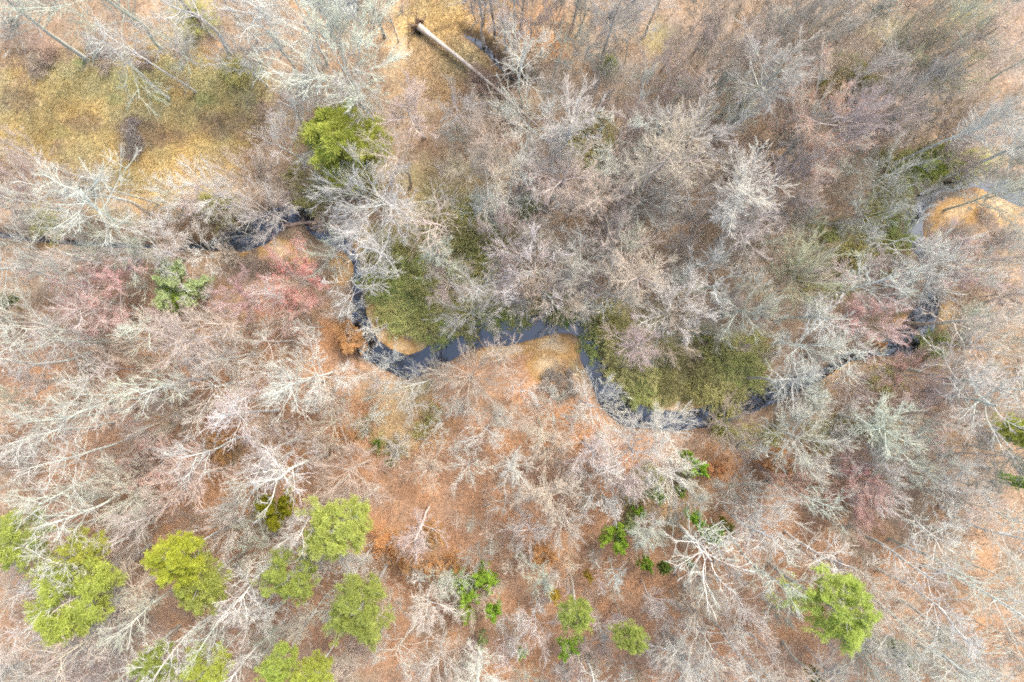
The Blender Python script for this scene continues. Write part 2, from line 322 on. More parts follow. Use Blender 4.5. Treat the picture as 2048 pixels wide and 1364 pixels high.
def flakes(c, d, L, W, rg):
    """leaf quads: centre base c, direction d, length, width -> rhombs"""
    n = len(c); d = nrm(d); s = nrm(np.cross(d, rg.normal(0, 1, (n, 3))))
    L = np.broadcast_to(L, (n,))[:, None]; W = np.broadcast_to(W, (n,))[:, None]
    Vv = np.stack([c, c+d*L*.5+s*W*.5, c+d*L, c+d*L*.5-s*W*.5], 1).reshape(-1, 3)
    return Vv, np.arange(4*n).reshape(-1, 4)

FORMS = {
    'spreading': dict(h=20, tl=.6, n1=16, t1=.5, a1=58, r1=.78, f1=.3, tr1=.035, w1=.085, n2=9, a2=31, r2=.48, n3=8, a3=26, r3=.54, n4=10, a4=25, r4=.5, tr=.02, w=.07, tr0=.28, k1=.52),
    'forest': dict(h=22, tl=.9, n1=20, t1=.58, a1=46, r1=.31, f1=.45, tr1=.07, w1=.07, n2=9, a2=32, r2=.5, n3=7, a3=28, r3=.52, n4=7, a4=25, r4=.52, tr=.035, w=.07, tr0=.27, k1=.44),
    'brush': dict(h=18, tl=.45, n1=22, t1=.5, a1=52, r1=1.05, f1=.25, tr1=.02, w1=.045, n2=9, a2=22, r2=.42, n3=8, a3=20, r3=.52, n4=8, a4=19, r4=.52, tr=.015, w=.05, tr0=.19, k1=.5),
    'crooked': dict(h=20, tl=.72, n1=11, t1=.4, a1=62, r1=.62, f1=.4, tr1=.035, w1=.15, n2=8, a2=40, r2=.46, n3=8, a3=32, r3=.52, n4=9, a4=28, r4=.48, tr=.02, w=.105, tr0=.2, k1=.44),
    'great': dict(h=20, tl=.58, n1=24, t1=.5, a1=60, r1=.8, f1=.3, tr1=.03, w1=.08, n2=10, a2=30, r2=.46, n3=8, a3=26, r3=.52, n4=11, a4=25, r4=.48, tr=.02, w=.07, tr0=.27, k1=.47),
    'pole': dict(h=24, tl=.97, n1=15, t1=.55, a1=38, r1=.25, f1=.4, tr1=.06, w1=.08, n2=6, a2=34, r2=.5, n3=5, a3=28, r3=.52, n4=6, a4=25, r4=.5, tr=.035, w=.08, tr0=.205, k1=.46),
    'sapling': dict(h=9, tl=.95, n1=20, t1=.35, a1=46, r1=.28, f1=.6, tr1=.05, w1=.07, n2=7, a2=34, r2=.5, n3=6, a3=28, r3=.55, n4=0, a4=0, r4=0, tr=.04, w=.07, tr0=.09, k1=.5),
}
def make_bare(form, seed, buds=False):
    p = FORMS[form]; rg = np.random.default_rng(seed); h = p['h']; L0 = np.array([h*p['tl']])
    P0 = run(np.zeros((1, 3)), np.array([[0, 0, 1.]]), L0, 12, .05 if form != 'crooked' else .11, .05, rg); P0[:, :, :2] -= P0[:, :1, :2]
    P0[:, 0, 2] = -.35
    R0 = (p['tr0']*np.linspace(1, .33, 12)**.8)[None]; R0[0, 0] *= 1.35
    P1, R1, L1 = sprout(P0, R0, L0, p['n1'], p['t1'], 1, p['a1'], 12, p['r1'], p['f1'], 10, p['w1'], p['tr1'], rg, p['k1'], .25, .035)
    P2, R2, L2 = sprout(P1, R1, L1, p['n2'], .25, 1, p['a2'], 14, p['r2'], .45, 7, p['w'], p['tr'], rg, .58, .4, .022)
    P3, R3, L3 = sprout(P2, R2, L2, p['n3'], .2, 1, p['a3'], 15, p['r3'], .4, 4, p['w'], p['tr'], rg, .62, .5, .014)
    tr = [tubes(P0, R0, 9), tubes(P1, R1, 5), tubes(P2, R2, 4)]
    cr = [tubes(P3, R3, 3)]; tipP = P3
    if p['n4']:
        P4, R4, L4 = sprout(P3, R3, L3, p['n4'], .15, 1, p['a4'], 12, p['r4'], .3, 2, p['w'], p['tr'], rg, .75, .5, .0115)
        cr.append(cones(P4, R4*1.25)); tipP = P4
    Vt, Ft = join(tr); Vc, Fc = join(cr)
    ce = tipP[:, -1].mean(0)                       # lean the tree so that its crown stands over its foot
    for A in (Vt, Vc, tipP.reshape(-1, 3)):
        A[:, :2] -= ce[None, :2]*np.clip(A[:, 2:3]/ce[2], 0, 1.4)
    dd = np.hypot(tipP[:, -1, 0], tipP[:, -1, 1]); Rad = np.percentile(dd, 96); top = tipP[:, -1, 2].max()
    hc = np.median(tipP[:, -1, 2])/top
    v = dict(trunk=mesh_from('trunk', Vt, Ft, M_BARK, smooth=True), crown=mesh_mixed('crown', Vc, Fc, M_TWIG), R=Rad, H=top, hc=hc, extra=None)
    if buds:
        k = rg.random(len(tipP)) < .5; e = np.repeat(tipP[k, -1], 3, 0)+rg.normal(0, .16, (k.sum()*3, 3))
        Vb, Fb = flakes(e, rg.normal(0, 1, e.shape)+[0, 0, .3], .15, .08, rg)
        v['extra'] = ('buds', mesh_from('buds', Vb, Fb, M_BUD))
    return v
def make_pine(seed, h=22, young=False):
    rg = np.random.default_rng(seed); L0 = np.array([h*.97])
    P0 = run(np.zeros((1, 3)), np.array([[0, 0, 1.]]), L0, 12, .03, .05, rg); P0[:, 0, 2] = -.35
    R0 = (h*.0105*np.linspace(1, .25, 12))[None]
    P1, R1, L1 = sprout(P0, R0, L0, 30 if not young else 60, .66 if not young else .3, .99, 66, 14, .20 if not young else .24, .6, 7, .14, .07, rg, .42, .4, .03)
    P2, R2, L2 = sprout(P1, R1, L1, 7, .45, 1, 44, 12, .38, .3, 4, .12, .08, rg, .6, .5, .02)
    P3, R3, L3 = sprout(P2, R2, L2, 5, .35, 1, 45, 14, .5, .3, 3, .1, .08, rg, .6, .6, .015)
    tips = np.concatenate([P3[:, -1], P3[:, 1], P2[:, -1]])
    dirs = np.concatenate([P3[:, -1]-P3[:, 1], P3[:, 1]-P3[:, 0], P2[:, -1]-P2[:, -2]])
    keep = rg.random(len(tips)) < .9; tips = tips[keep]; dirs = nrm(dirs[keep])
    m = 15; c = np.repeat(tips, m, 0)+rg.normal(0, .10, (len(tips)*m, 3)); d = np.repeat(dirs, m, 0)*.6+rg.normal(0, .75, (len(c), 3))+[0, 0, .35]
    Vn, Fn = flakes(c, d, rg.uniform(.24, .46, len(c)), .06, rg)
    Vt, Ft = join([tubes(P0, R0, 9), tubes(P1, R1, 5), tubes(P2, R2, 3)])
    dd = np.hypot(tips[:, 0], tips[:, 1])
    return dict(trunk=mesh_from('trunk', Vt, Ft, M_BARK, smooth=True), crown=mesh_from('crown', Vn, Fn, M_LEAF), R=np.percentile(dd, 97), H=tips[:, 2].max(), hc=np.median(tips[:, 2])/tips[:, 2].max(), extra=None)
def make_bush(seed, h=3.0, R=2.2, stems=40, leaves=9, lsize=.16, twig=True, tree=False):
    """multi-stemmed leafy shrub (or a small leafy tree when tree=True)"""
    rg = np.random.default_rng(seed)
    if tree:
        L0 = np.array([h*.85]); P0 = run(np.zeros((1, 3)), np.array([[0, 0, 1.]]), L0, 8, .05, .03, rg); P0[:, 0, 2] = -.3; R0 = (h*.012*np.linspace(1, .3, 8))[None]
        P1, R1, L1 = sprout(P0, R0, L0, 18, .25, 1, 52, 10, .5, .5, 7, .1, .05, rg, .5, .4, .015)
        st = [tubes(P0, R0, 6), tubes(P1, R1, 3)]
    else:
        a = rg.random(stems)*6.28; lean = rg.uniform(.05, 1.0, stems)**.7; d = np.stack([np.cos(a)*lean, np.sin(a)*lean, np.full(stems, 1.)], 1)
        s = np.stack([np.cos(a), np.sin(a), np.zeros(stems)], 1)*rg.uniform(.1, .45, (stems, 1))*R*.6; s[:, 2] = -.2
        L1 = rg.uniform(.7, 1.15, stems)*h*1.1; P1 = run(s, d, L1, 7, .1, -.03, rg); R1 = np.full((stems, 1), .03)*np.linspace(1, .4, 7)[None]
        st = [tubes(P1, R1, 4)]
    P2, R2, L2 = sprout(P1, R1, L1, 9, .25, 1, 44, 16, .36, .4, 5, .16, .03, rg, .6, .5, .012)
    P3, R3, L3 = sprout(P2, R2, L2, 5, .2, 1, 44, 16, .5, .3, 3, .16, .03, rg, .7, .6, .011)
    st += [tubes(P2, R2, 3)]
    Vs, Fs = join(st+([tubes(P3, R3, 3)] if twig else []))
    t = rg.random((len(P3)*leaves, 1)); q = np.repeat(P3, leaves, 0); c = q[:, 0]*(1-t)+q[:, -1]*t+rg.normal(0, .05, (len(q), 3))
    Vl, Fl = flakes(c, rg.normal(0, 1, c.shape)*[1, 1, .35]+[0, 0, .12], rg.uniform(.7, 1.3, len(c))*lsize, lsize*.55, rg)
    dd = np.hypot(P3[:, -1, 0], P3[:, -1, 1]); top = P3[:, -1, 2].max()
    return dict(trunk=mesh_from('stems', Vs, Fs, M_TWIG), crown=mesh_from('foliage', Vl, Fl, M_LEAF), R=np.percentile(dd, 90), H=top, hc=.6, extra=None)

VAR = {}
for form, k in (('spreading', 5), ('forest', 4), ('brush', 3), ('crooked', 3), ('pole', 4), ('sapling', 3), ('great', 1)):
    VAR[form] = [make_bare(form, 100*len(VAR)+i+7) for i in range(k)]
VAR['maple'] = [make_bare('brush', 900+i, True) for i in range(2)]+[make_bare('spreading', 920, True)]
VAR['pine'] = [make_pine(40+i) for i in range(3)]
VAR['roundpine'] = [make_pine(60, 12, True)]
VAR['privet'] = [make_bush(70+i, 2.6, 2.2, 30, 4, .12) for i in range(4)]
VAR['scrub'] = [make_bush(80+i, 2.4, 2.0, 40, 2, .09) for i in range(2)]
VAR['holly'] = [make_bush(90+i, 6, 2.0, 0, 16, .2, False, True) for i in range(2)]
VAR['beech'] = [make_bush(95+i, 6, 2.2, 0, 8, .17, True, True) for i in range(2)]
VAR['young'] = VAR['brush'][:2]+VAR['forest'][:2]
print('variants', time.time()-T0, sum(len(me.polygons) for me in bpy.data.meshes))

# ------------------------------------------------------------------ placing plants
TONE = {  # bark, twig
    'frost': ((.73, .73, .66), (.66, .64, .565)), 'white': ((.67, .665, .595), (.58, .55, .475)), 'grey': ((.52, .52, .455), (.475, .44, .375)), 'lichen': ((.57, .61, .525), (.51, .52, .425)), 'tan': ((.60, .525, .42), (.53, .44, .34)),
    'pink': ((.62, .56, .50), (.54, .445, .39)), 'dark': ((.24, .22, .20), (.45, .41, .35)), 'yellow': ((.56, .57, .42), (.52, .50, .33)),
}
NAMES = {'spreading': ('bare_tree', 'bare tree', 'trunk', 'crown', 'bare trees of the winter woods'), 'maple': ('budding_maple', 'maple', 'trunk', 'crown', 'budding maples among the bare trees'),
         'pine': ('pine_tree', 'pine', 'trunk', 'crown', 'pines on the leafy slope'), 'holly': ('evergreen_tree', 'evergreen', 'trunk', 'crown', 'small bright evergreens in the woods'),
         'privet': ('green_shrub', 'shrub', 'stems', 'foliage', 'green shrubs along the creek'), 'scrub': ('bare_shrub', 'shrub', 'stems', 'foliage', 'twiggy bare shrubs on the banks'),
         'beech': ('beech_sapling', 'sapling', 'trunk', 'crown', 'orange leaved beech saplings'), 'sapling': ('bare_sapling', 'sapling', 'trunk', 'crown', 'slim bare saplings')}
NAMES['young'] = ('young_tree', 'young tree', 'trunk', 'crown', 'young bare trees between the big ones')
for k_ in ('forest', 'brush', 'crooked', 'pole', 'great'): NAMES[k_] = NAMES['spreading']
NAMES['roundpine'] = NAMES['pine']
PLACED = []       # px, py, r px, world base, object
prg = np.random.default_rng(77)
cnt = {}
def jit(c, s=.06):
    m = 1+prg.normal(0, s); return tuple(float(np.clip(v*m*(1+prg.normal(0, s*.4)), .01, .85)) for v in c)
def plant(kind, px, py, r, h, tone, label, leaf=None, base=False, var=None, squash=1.0):
    """px,py: crown centre in the photograph (or the trunk's foot if base); r crown radius in photo pixels; h height in metres"""
    if label and tone == 'white' and kind in ('spreading', 'brush', 'crooked', 'great') and py < 1000: tone = 'frost'; r *= 1.08
    vs = VAR[kind]; cnt[kind] = cnt.get(kind, 0)+1
    v = vs[(cnt[kind]*7+int(px)) % len(vs) if var is None else var]
    zc = h*v['hc']
    if base: x, y, _ = G(px, py)
    else: x, y, _ = G(px, py, zc)
    R = r*S0*(1-zc/CAMZ)*(1.14 if kind in ('spreading', 'forest', 'brush', 'crooked', 'pole', 'great', 'maple') else (.97 if kind == 'pine' else 1.08))
    nm, cat, pa, pb, grp = NAMES[kind]
    e = bpy.data.objects.new(nm, None); C.objects.link(e); e.empty_display_size = .5
    inside = abs(x) < 77 and abs(y) < 52
    z0 = zg(x, y) if inside else 0
    e.location = (x, y, z0); s = R/v['R']*squash; e.scale = (s*prg.uniform(.93, 1.07), s*prg.uniform(.93, 1.07), h/v['H'])
    e.rotation_euler = (prg.normal(0, .035), prg.normal(0, .035), prg.uniform(0, 6.28))
    tag(e, label, cat, grp)
    bt, tt = TONE[tone]
    obj(pa, v['trunk'], e, jit(bt if kind not in ('privet', 'scrub') else (tuple(.85*q for q in leaf) if kind == 'privet' else tt))); obj(pb, v['crown'], e, jit(leaf if leaf else tt))
    if v['extra']: obj(v['extra'][0], v['extra'][1], e, jit(leaf, .04)); e.children[1].color = (*jit(tt), 1)
    if base:
        k = 1/(1-zc/CAMZ); px, py = 1024+(px-1024)*k, 682+(py-682)*k
    PLACED.append((px, py, r, kind, e))
    return e

CORAL = (.82, .36, .30); PINKB = (.74, .46, .42); SALMON = (.68, .42, .32)
PINEY = (.53, .58, .13); PINEG = (.46, .53, .14); HOLLY = (.38, .55, .08); DKGREEN = (.24, .34, .07); PALEG = (.50, .58, .28); YELLOW = (.60, .46, .09); ORLEAF = (.60, .36, .16)
PRIV = (.55, .545, .22); PRIVG = (.45, .51, .185); PRIVY = (.62, .59, .26); SCRUBT = (.34, .28, .19)
exec_list = []
B = plant
# --- top left
B('crooked', 160, -40, 175, 24, 'lichen', 'huge pale tree with long crooked limbs reaching down over the field from the top edge')
B('brush', 330, 75, 62, 13, 'white', 'whitish brushy tree at the top of the grass field beside purple scrub')
B('forest', 15, 15, 85, 18, 'grey', 'grey purple crown filling the extreme top left corner')
B('forest', 408, 52, 62, 25, 'dark', 'tree whose bare dark trunk slants in from the top edge above the field', base=True)
B('great', 660, 98, 128, 22, 'white', 'biggest white tree of the upper woods, limbs radiating above the round pine')
B('brush', 590, 30, 125, 22, 'white', 'feathery white crown at the top edge, upper neighbour of the biggest white tree')
B('spreading', 478, 112, 62, 16, 'white', 'smaller white tree at the upper right end of the grass field')
B('crooked', 562, 288, 66, 15, 'white', 'white tree leaning over the field just left of the round pine')
B('roundpine', 690, 285, 76, 15, 'grey', 'lone round pine below the biggest white tree', leaf=PINEY)
B('forest', 770, 74, 60, 25, 'dark', 'tall tree with dark trunk entering from the top edge left of the fallen tree', base=True)
B('forest', 818, 205, 60, 17, 'pink', 'pinkish tree right of the biggest white tree, below the straw glade')
B('brush', 912, 222, 50, 13, 'white', 'small pale tree just under the trunk of the fallen tree')
B('forest', 990, 72, 55, 26, 'dark', 'right hand of three dark trunks at the top of the straw glade', base=True)
B('sapling', 967, 50, 26, 14, 'dark', 'middle of three dark trunks at the top of the straw glade', base=True)
B('sapling', 953, 46, 26, 13, 'dark', 'left hand of three dark trunks at the top of the straw glade', base=True)
B('forest', 1031, 102, 50, 27, 'grey', 'tree with thick grey trunk running up to the top edge right of the glade', base=True)
B('forest', 1041, 60, 50, 27, 'dark', 'tree twinned with the thick grey trunk at the top of the glade', base=True)
B('forest', 318, 408, 34, 17, 'grey', 'slim lone tree standing at the lower edge of the grass field', base=True)
B('brush', 505, 355, 78, 14, 'tan', 'rounded tan brushy crown between the grass field and the creek')
B('brush', 25, 365, 60, 18, 'pink', 'pinkish grey crown at the lower left corner of the grass field')
B('pole', 310, 443, 100, 22, 'lichen', 'pale tree leaning left with long trunk ending at the upper creek bank', base=True)
B('pole', 302, 428, 70, 20, 'grey', 'slimmer twin trunk beside the long trunk at the upper creek bank', base=True)
B('crooked', 55, 400, 110, 22, 'lichen', 'greenish grey tree at the left edge above the creek')
B('brush', 345, 385, 44, 10, 'white', 'small white tree under the lone slim tree of the field')
B('brush', 418, 380, 55, 12, 'white', 'small white tree left of the rounded tan crown')
B('spreading', 293, 500, 68, 15, 'white', 'white radiating tree standing on the creek between coral bud trees and the field')
B('crooked', 402, 508, 52, 12, 'white', 'small crooked white tree left of the orange wet sand')
B('crooked', 470, 462, 62, 10, 'grey', 'grey tree leaning across the dark pool of the upper creek')
B('crooked', 80, 530, 95, 20, 'lichen', 'broad pale blue grey tree below the creek at the left edge')
B('crooked', 45, 655, 105, 22, 'lichen', 'bluish white tree at the left edge below the pink maple')
B('maple', 195, 560, 92, 17, 'pink', 'pink budded maple by the left edge', leaf=PINKB)
B('maple', 592, 562, 68, 12, 'pink', 'coral maple, the reddest crown, beside the upper sandbars', leaf=CORAL, var=0)
B('maple', 575, 620, 60, 12, 'pink', 'paler coral maple touching the lower edge of the reddest one', leaf=SALMON, var=1)
B('maple', 480, 600, 50, 12, 'pink', 'faintly rosy maple left of the coral maple', leaf=PINKB)
B('holly', 362, 575, 44, 9, 'grey', 'pale green evergreen between the pink and coral maples', leaf=PALEG)
B('holly', 350, 600, 24, 7, 'grey', 'brighter green clump at the foot of the pale green evergreen', leaf=HOLLY)
B('crooked', 385, 570, 40, 11, 'white', 'thin white tree growing over the pale green evergreen')
B('great', 742, 402, 96, 16, 'white', 'broad white crown above the upper sandbars, just below the round pine')
B('crooked', 650, 500, 56, 13, 'lichen', 'lichen grey tree standing on the upper sandbars')
B('crooked', 725, 560, 75, 12, 'white', 'gnarled white tree bent along the creek left of the green scrub')
B('crooked', 690, 615, 40, 8, 'white', 'small knotted white tree at the lower end of the gnarled creekside tree')
B('spreading', 896, 562, 62, 14, 'pink', 'pinkish white tree standing alone in the green scrub', var=2)
B('great', 1058, 540, 76, 15, 'white', 'white tree with radiating limbs above the middle of the creek')
# --- top centre and right
B('crooked', 1108, 100, 55, 19, 'lichen', 'pale crooked tree right of the thick grey trunk')
B('forest', 1195, 140, 60, 22, 'grey', 'stout grey trunked tree leaning up in the top centre woods', base=True)
B('crooked', 1246, 130, 62, 21, 'white', 'gnarled frosty white tree at the top centre, right of the stout grey trunk', base=True)
B('crooked', 1285, 170, 66, 18, 'lichen', 'broken topped grey tree below the gnarled frosty one')
B('brush', 1058, 248, 72, 13, 'white', 'dense bright white crown at the tip of the fallen tree')
B('spreading', 1015, 365, 70, 15, 'white', 'feathery white tree below the dense bright white crown')
B('brush', 1022, 428, 40, 11, 'white', 'small white tree under the feathery white tree')
B('crooked', 1275, 278, 72, 17, 'white', 'bright white crooked tree left of the white pair in the upper woods')
B('spreading', 1378, 268, 78, 17, 'white', 'bright white spreading tree in the upper middle woods')
B('maple', 1640, 262, 100, 19, 'white', 'large pale tree edged with orange red buds on its right', leaf=(.68, .44, .33), var=0)
B('brush', 1880, 130, 95, 19, 'yellow', 'yellowish brush crown fanned toward the upper right corner')
B('brush', 1610, 80, 85, 20, 'grey', 'grey feathered crown left of the yellowish brush crown')
B('crooked', 1930, 40, 80, 20, 'lichen', 'greenish tree with hooked limbs at the top right')
B('spreading', 1775, 225, 75, 16, 'pink', 'pinkish grey tree right of the orange edged crown')
B('crooked', 1785, 352, 75, 14, 'lichen', 'pale tree between the green bank and the maroon scrub')
B('spreading', 1740, 425, 62, 14, 'lichen', 'pale green grey tree above the green scrub near the right bend')
B('forest', 1210, 400, 72, 18, 'tan', 'tan grey tree in the middle of the upper woods')
B('spreading', 1150, 400, 70, 15, 'grey', 'grey tree between the feathery white tree and the tan grey tree')
B('spreading', 1230, 485, 72, 16, 'pink', 'spreading pinkish tree above the middle creek woods')
B('forest', 1145, 530, 62, 14, 'grey', 'drooping grey tree right of the radiating white tree')
B('spreading', 1212, 580, 62, 13, 'white', 'umbrella shaped white tree at the creek pool')
B('great', 1345, 615, 74, 14, 'white', 'fan of white limbs over the scrub island')
B('crooked', 1432, 575, 72, 16, 'white', 'white snaggy tree above the fan of white limbs')
B('spreading', 1500, 625, 78, 17, 'lichen', 'wide fan shaped tree right of the scrub island')
B('brush', 1600, 560, 85, 18, 'yellow', 'pale brushy crown left of the pink maple near the right bend')
B('spreading', 1390, 395, 72, 16, 'grey', 'grey tree of the upper woods below the spreading white tree')
B('forest', 1500, 450, 72, 17, 'pink', 'rosy grey tree in the thick of the upper right woods')
B('brush', 1570, 380, 80, 18, 'pink', 'fine twigged rosy tree below the orange edged crown')
B('maple', 1738, 642, 70, 14, 'white', 'pink maple beside the reflecting pool', leaf=PINKB, var=1)
B('great', 1880, 535, 72, 16, 'white', 'large pale tree stretching its limbs above the reflecting pool')
B('maple', 1925, 510, 66, 15, 'white', 'pink tipped maple between the right sandbar and the reflecting pool', leaf=(.64, .42, .40), var=0)
B('crooked', 2020, 525, 62, 17, 'lichen', 'frosty blue white tree at the right edge below the sandbar')
B('spreading', 1615, 685, 84, 17, 'white', 'pale tree with long straight limbs at the right end of the scrub island')
B('brush', 1705, 770, 55, 12, 'pink', 'rounded pinkish broom crown below the right creek bend')
B('maple', 1825, 740, 58, 13, 'white', 'coral edged crown right of the rounded broom', leaf=(.66, .40, .33), var=1)
B('maple', 1845, 830, 68, 14, 'white', 'reddish white bristling crown below the coral edged one', leaf=(.6, .42, .36), var=0)
B('brush', 1705, 845, 48, 12, 'white', 'small whitish broom crown below the rounded pinkish broom')
B('spreading', 1610, 870, 74, 16, 'lichen', 'pale wide limbed tree just below the dark right creek')
B('crooked', 1678, 890, 45, 12, 'white', 'little white forked tree below the wide limbed tree')
B('brush', 1858, 888, 46, 11, 'white', 'bright little broom crown under the bristling reddish crown')
B('pole', 1955, 745, 85, 20, 'grey', 'grey tree leaning right beyond the coral edged crown')
B('pole', 1990, 800, 80, 20, 'grey', 'grey tree with one long pale trunk near the right edge')
B('pine', 2028, 868, 36, 18, 'grey', 'bright pine at the right edge', leaf=PINEY)
B('maple', 1722, 965, 60, 13, 'pink', 'coral maple of the lower right woods', leaf=(.78, .46, .40), var=1)
B('maple', 1730, 1010, 45, 12, 'pink', 'small red budded maple just below the lower right coral maple', leaf=(.78, .46, .40), var=0)
B('maple', 1600, 975, 50, 13, 'white', 'pinkish budded tree left of the lower right coral maple', leaf=SALMON)
B('spreading', 1808, 925, 66, 15, 'lichen', 'pale crown up and right of the lower right coral maple')
B('spreading', 1925, 955, 66, 16, 'white', 'white crown in the right woods below the bright pine')
B('crooked', 2010, 935, 66, 18, 'lichen', 'grey tree with ring shaped limbs at the right edge under the bright pine')
B('spreading', 1775, 965, 62, 14, 'white', 'white limbed tree touching the lower right coral maple')
# --- lower left and centre
B('spreading', 622, 752, 76, 16, 'white', 'white crown left of the lower creek bend', var=1)
B('spreading', 580, 770, 56, 15, 'white', 'smaller white crown left neighbour of the one by the creek bend')
B('brush', 318, 712, 82, 16, 'tan', 'wide pinkish tan broom crown in the left woods')
B('brush', 470, 650, 56, 12, 'tan', 'pale tan broom crown below the rosy maple')
B('crooked', 540, 680, 62, 13, 'white', 'white tree with long level limbs left of the creek')
B('forest', 430, 712, 60, 15, 'grey', 'grey tree between the two tan broom crowns')
B('crooked', 756, 735, 48, 10, 'white', 'small starry white tree at the creek bend')
B('sapling', 742, 660, 34, 7, 'white', 'thin white sapling leaning over the water by the wet sand')
B('brush', 935, 762, 82, 15, 'tan', 'large feathery tan crown below the middle creek')
B('crooked', 1050, 788, 40, 10, 'white', 'white star shaped tree below the pale sandbar')
B('brush', 1100, 812, 40, 10, 'white', 'small white fan below the pale sandbar')
B('spreading', 1180, 815, 62, 17, 'white', 'bright white tree spreading over the creek elbow', var=4)
B('forest', 1190, 905, 58, 15, 'white', 'white tree directly under the one at the creek elbow')
B('crooked', 1212, 958, 62, 14, 'white', 'lowest of the three white trees in line below the creek elbow')
B('spreading', 1280, 908, 78, 15, 'white', 'white forked tree below the dark lower pool')
B('brush', 1352, 950, 50, 12, 'white', 'whitish crown at the right end of the white forked tree')
B('spreading', 972, 865, 52, 13, 'white', 'white tree with downward limbs in the rust slope centre')
B('brush', 935, 932, 44, 11, 'white', 'white shuttlecock crown below the rust slope tree')
B('great', 702, 952, 86, 16, 'tan', 'large tan radiating tree above the middle pines')
B('crooked', 742, 835, 36, 10, 'white', 'short white snag in the mossy patch')
B('crooked', 815, 815, 34, 10, 'white', 'second short white snag, right in the mossy patch')
B('crooked', 875, 800, 24, 8, 'white', 'tiny white snag under the feathery tan crown')
B('crooked', 872, 850, 40, 11, 'white', 'white twisted tree right of the mossy patch')
B('brush', 790, 900, 28, 9, 'white', 'small white tuft below the mossy patch')
B('spreading', 655, 845, 68, 14, 'tan', 'tan tree left of the mossy patch')
B('pole', 655, 908, 62, 22, 'white', 'tall slanting trunked tree left of the large tan radiating tree', base=True)
for bx, by, r, tn, lb in ((650, 760, 60, 'white', 'long trunked tree leaning left beneath the creek bend crowns'), (430, 755, 70, 'lichen', 'topmost of the long parallel trunks in the left woods'), (335, 775, 70, 'white', 'second of the long parallel trunks in the left woods'),
                          (330, 800, 70, 'lichen', 'third of the long parallel trunks in the left woods'), (275, 815, 70, 'grey', 'fourth of the long parallel trunks in the left woods'), (290, 862, 75, 'white', 'long trunk rising into the pink tinged maple of the left woods'),
                          (560, 820, 64, 'white', 'long trunk sloping down to the yellow tuft in the left woods'), (500, 870, 60, 'white', 'slim trunk crossing the yellow tuft in the left woods'), (265, 930, 70, 'lichen', 'long pale trunk left of the pink tinged maple, lower'),
                          (280, 955, 72, 'white', 'long white trunk above the corner pines'), (200, 985, 72, 'grey', 'grey trunk running to the left edge above the corner pines'), (310, 1040, 70, 'white', 'white trunk heading into the corner pines'), (300, 1090, 72, 'lichen', 'forked white tree left of the yellow green pine'),
                          (590, 1085, 62, 'white', 'white trunk between the yellow green pine and the middle pines'), (310, 1185, 75, 'tan', 'tan fan topped tree right of the big corner pine'), (470, 1205, 75, 'white', 'white fan topped tree under the yellow green pine'),
                          (360, 1250, 62, 'grey', 'grey trunk right below the tan fan topped tree'), (570, 1240, 60, 'white', 'white leaning tree left of the lower middle pine')):
    B('pole', bx, by, r*.9, 24, tn, lb, base=True)
B('maple', 320, 915, 66, 13, 'white', 'pink tinged maple in the left woods', leaf=(.66, .42, .36), var=0)
B('holly', 550, 1018, 32, 10, 'grey', 'thin yellow green tree above left of the middle pines', leaf=(.34, .34, .03))
for px, py, r, h, lf, lb in ((362, 1120, 74, 22, (.52, .57, .08), 'yellow green pine, the yellowest, in the lower left woods'), (392, 1180, 66, 18, PINEG, 'greener pine touching the yellowest one from below'), (694, 1042, 80, 21, PINEG, 'big upper pine of the middle pine cluster'),
                             (592, 1165, 62, 21, PINEG, 'left pine of the middle pine cluster'), (728, 1212, 76, 22, PINEG, 'lower right pine of the middle pine cluster'), (45, 1105, 72, 22, PINEG, 'pine at the left edge above the corner pine'),
                             (95, 1215, 105, 23, PINEY, 'large corner pine in the lower left'), (150, 1110, 46, 21, PINEY, 'straggly pine limb crown right of the left edge pine'), (645, 1340, 58, 21, PINEY, 'pine at the bottom edge under the middle cluster'), (543, 1340, 42, 20, PINEG, 'narrow pine at the bottom edge'),
                             (405, 1345, 50, 21, PINEY, 'yellowish pine at the bottom edge under the yellowest pine'), (312, 1335, 52, 21, PINEG, 'ragged pine at the bottom edge right of the corner'), (1160, 1228, 44, 17, PINEG, 'bilobed pine in the lower centre woods'), (1265, 1290, 38, 16, PINEG, 'upright pine right of the bilobed one'),
                             (1668, 1238, 92, 23, PINEG, 'big solitary pine in the lower right')):
    B('pine', px, py, r, h, 'grey', lb, leaf=lf)
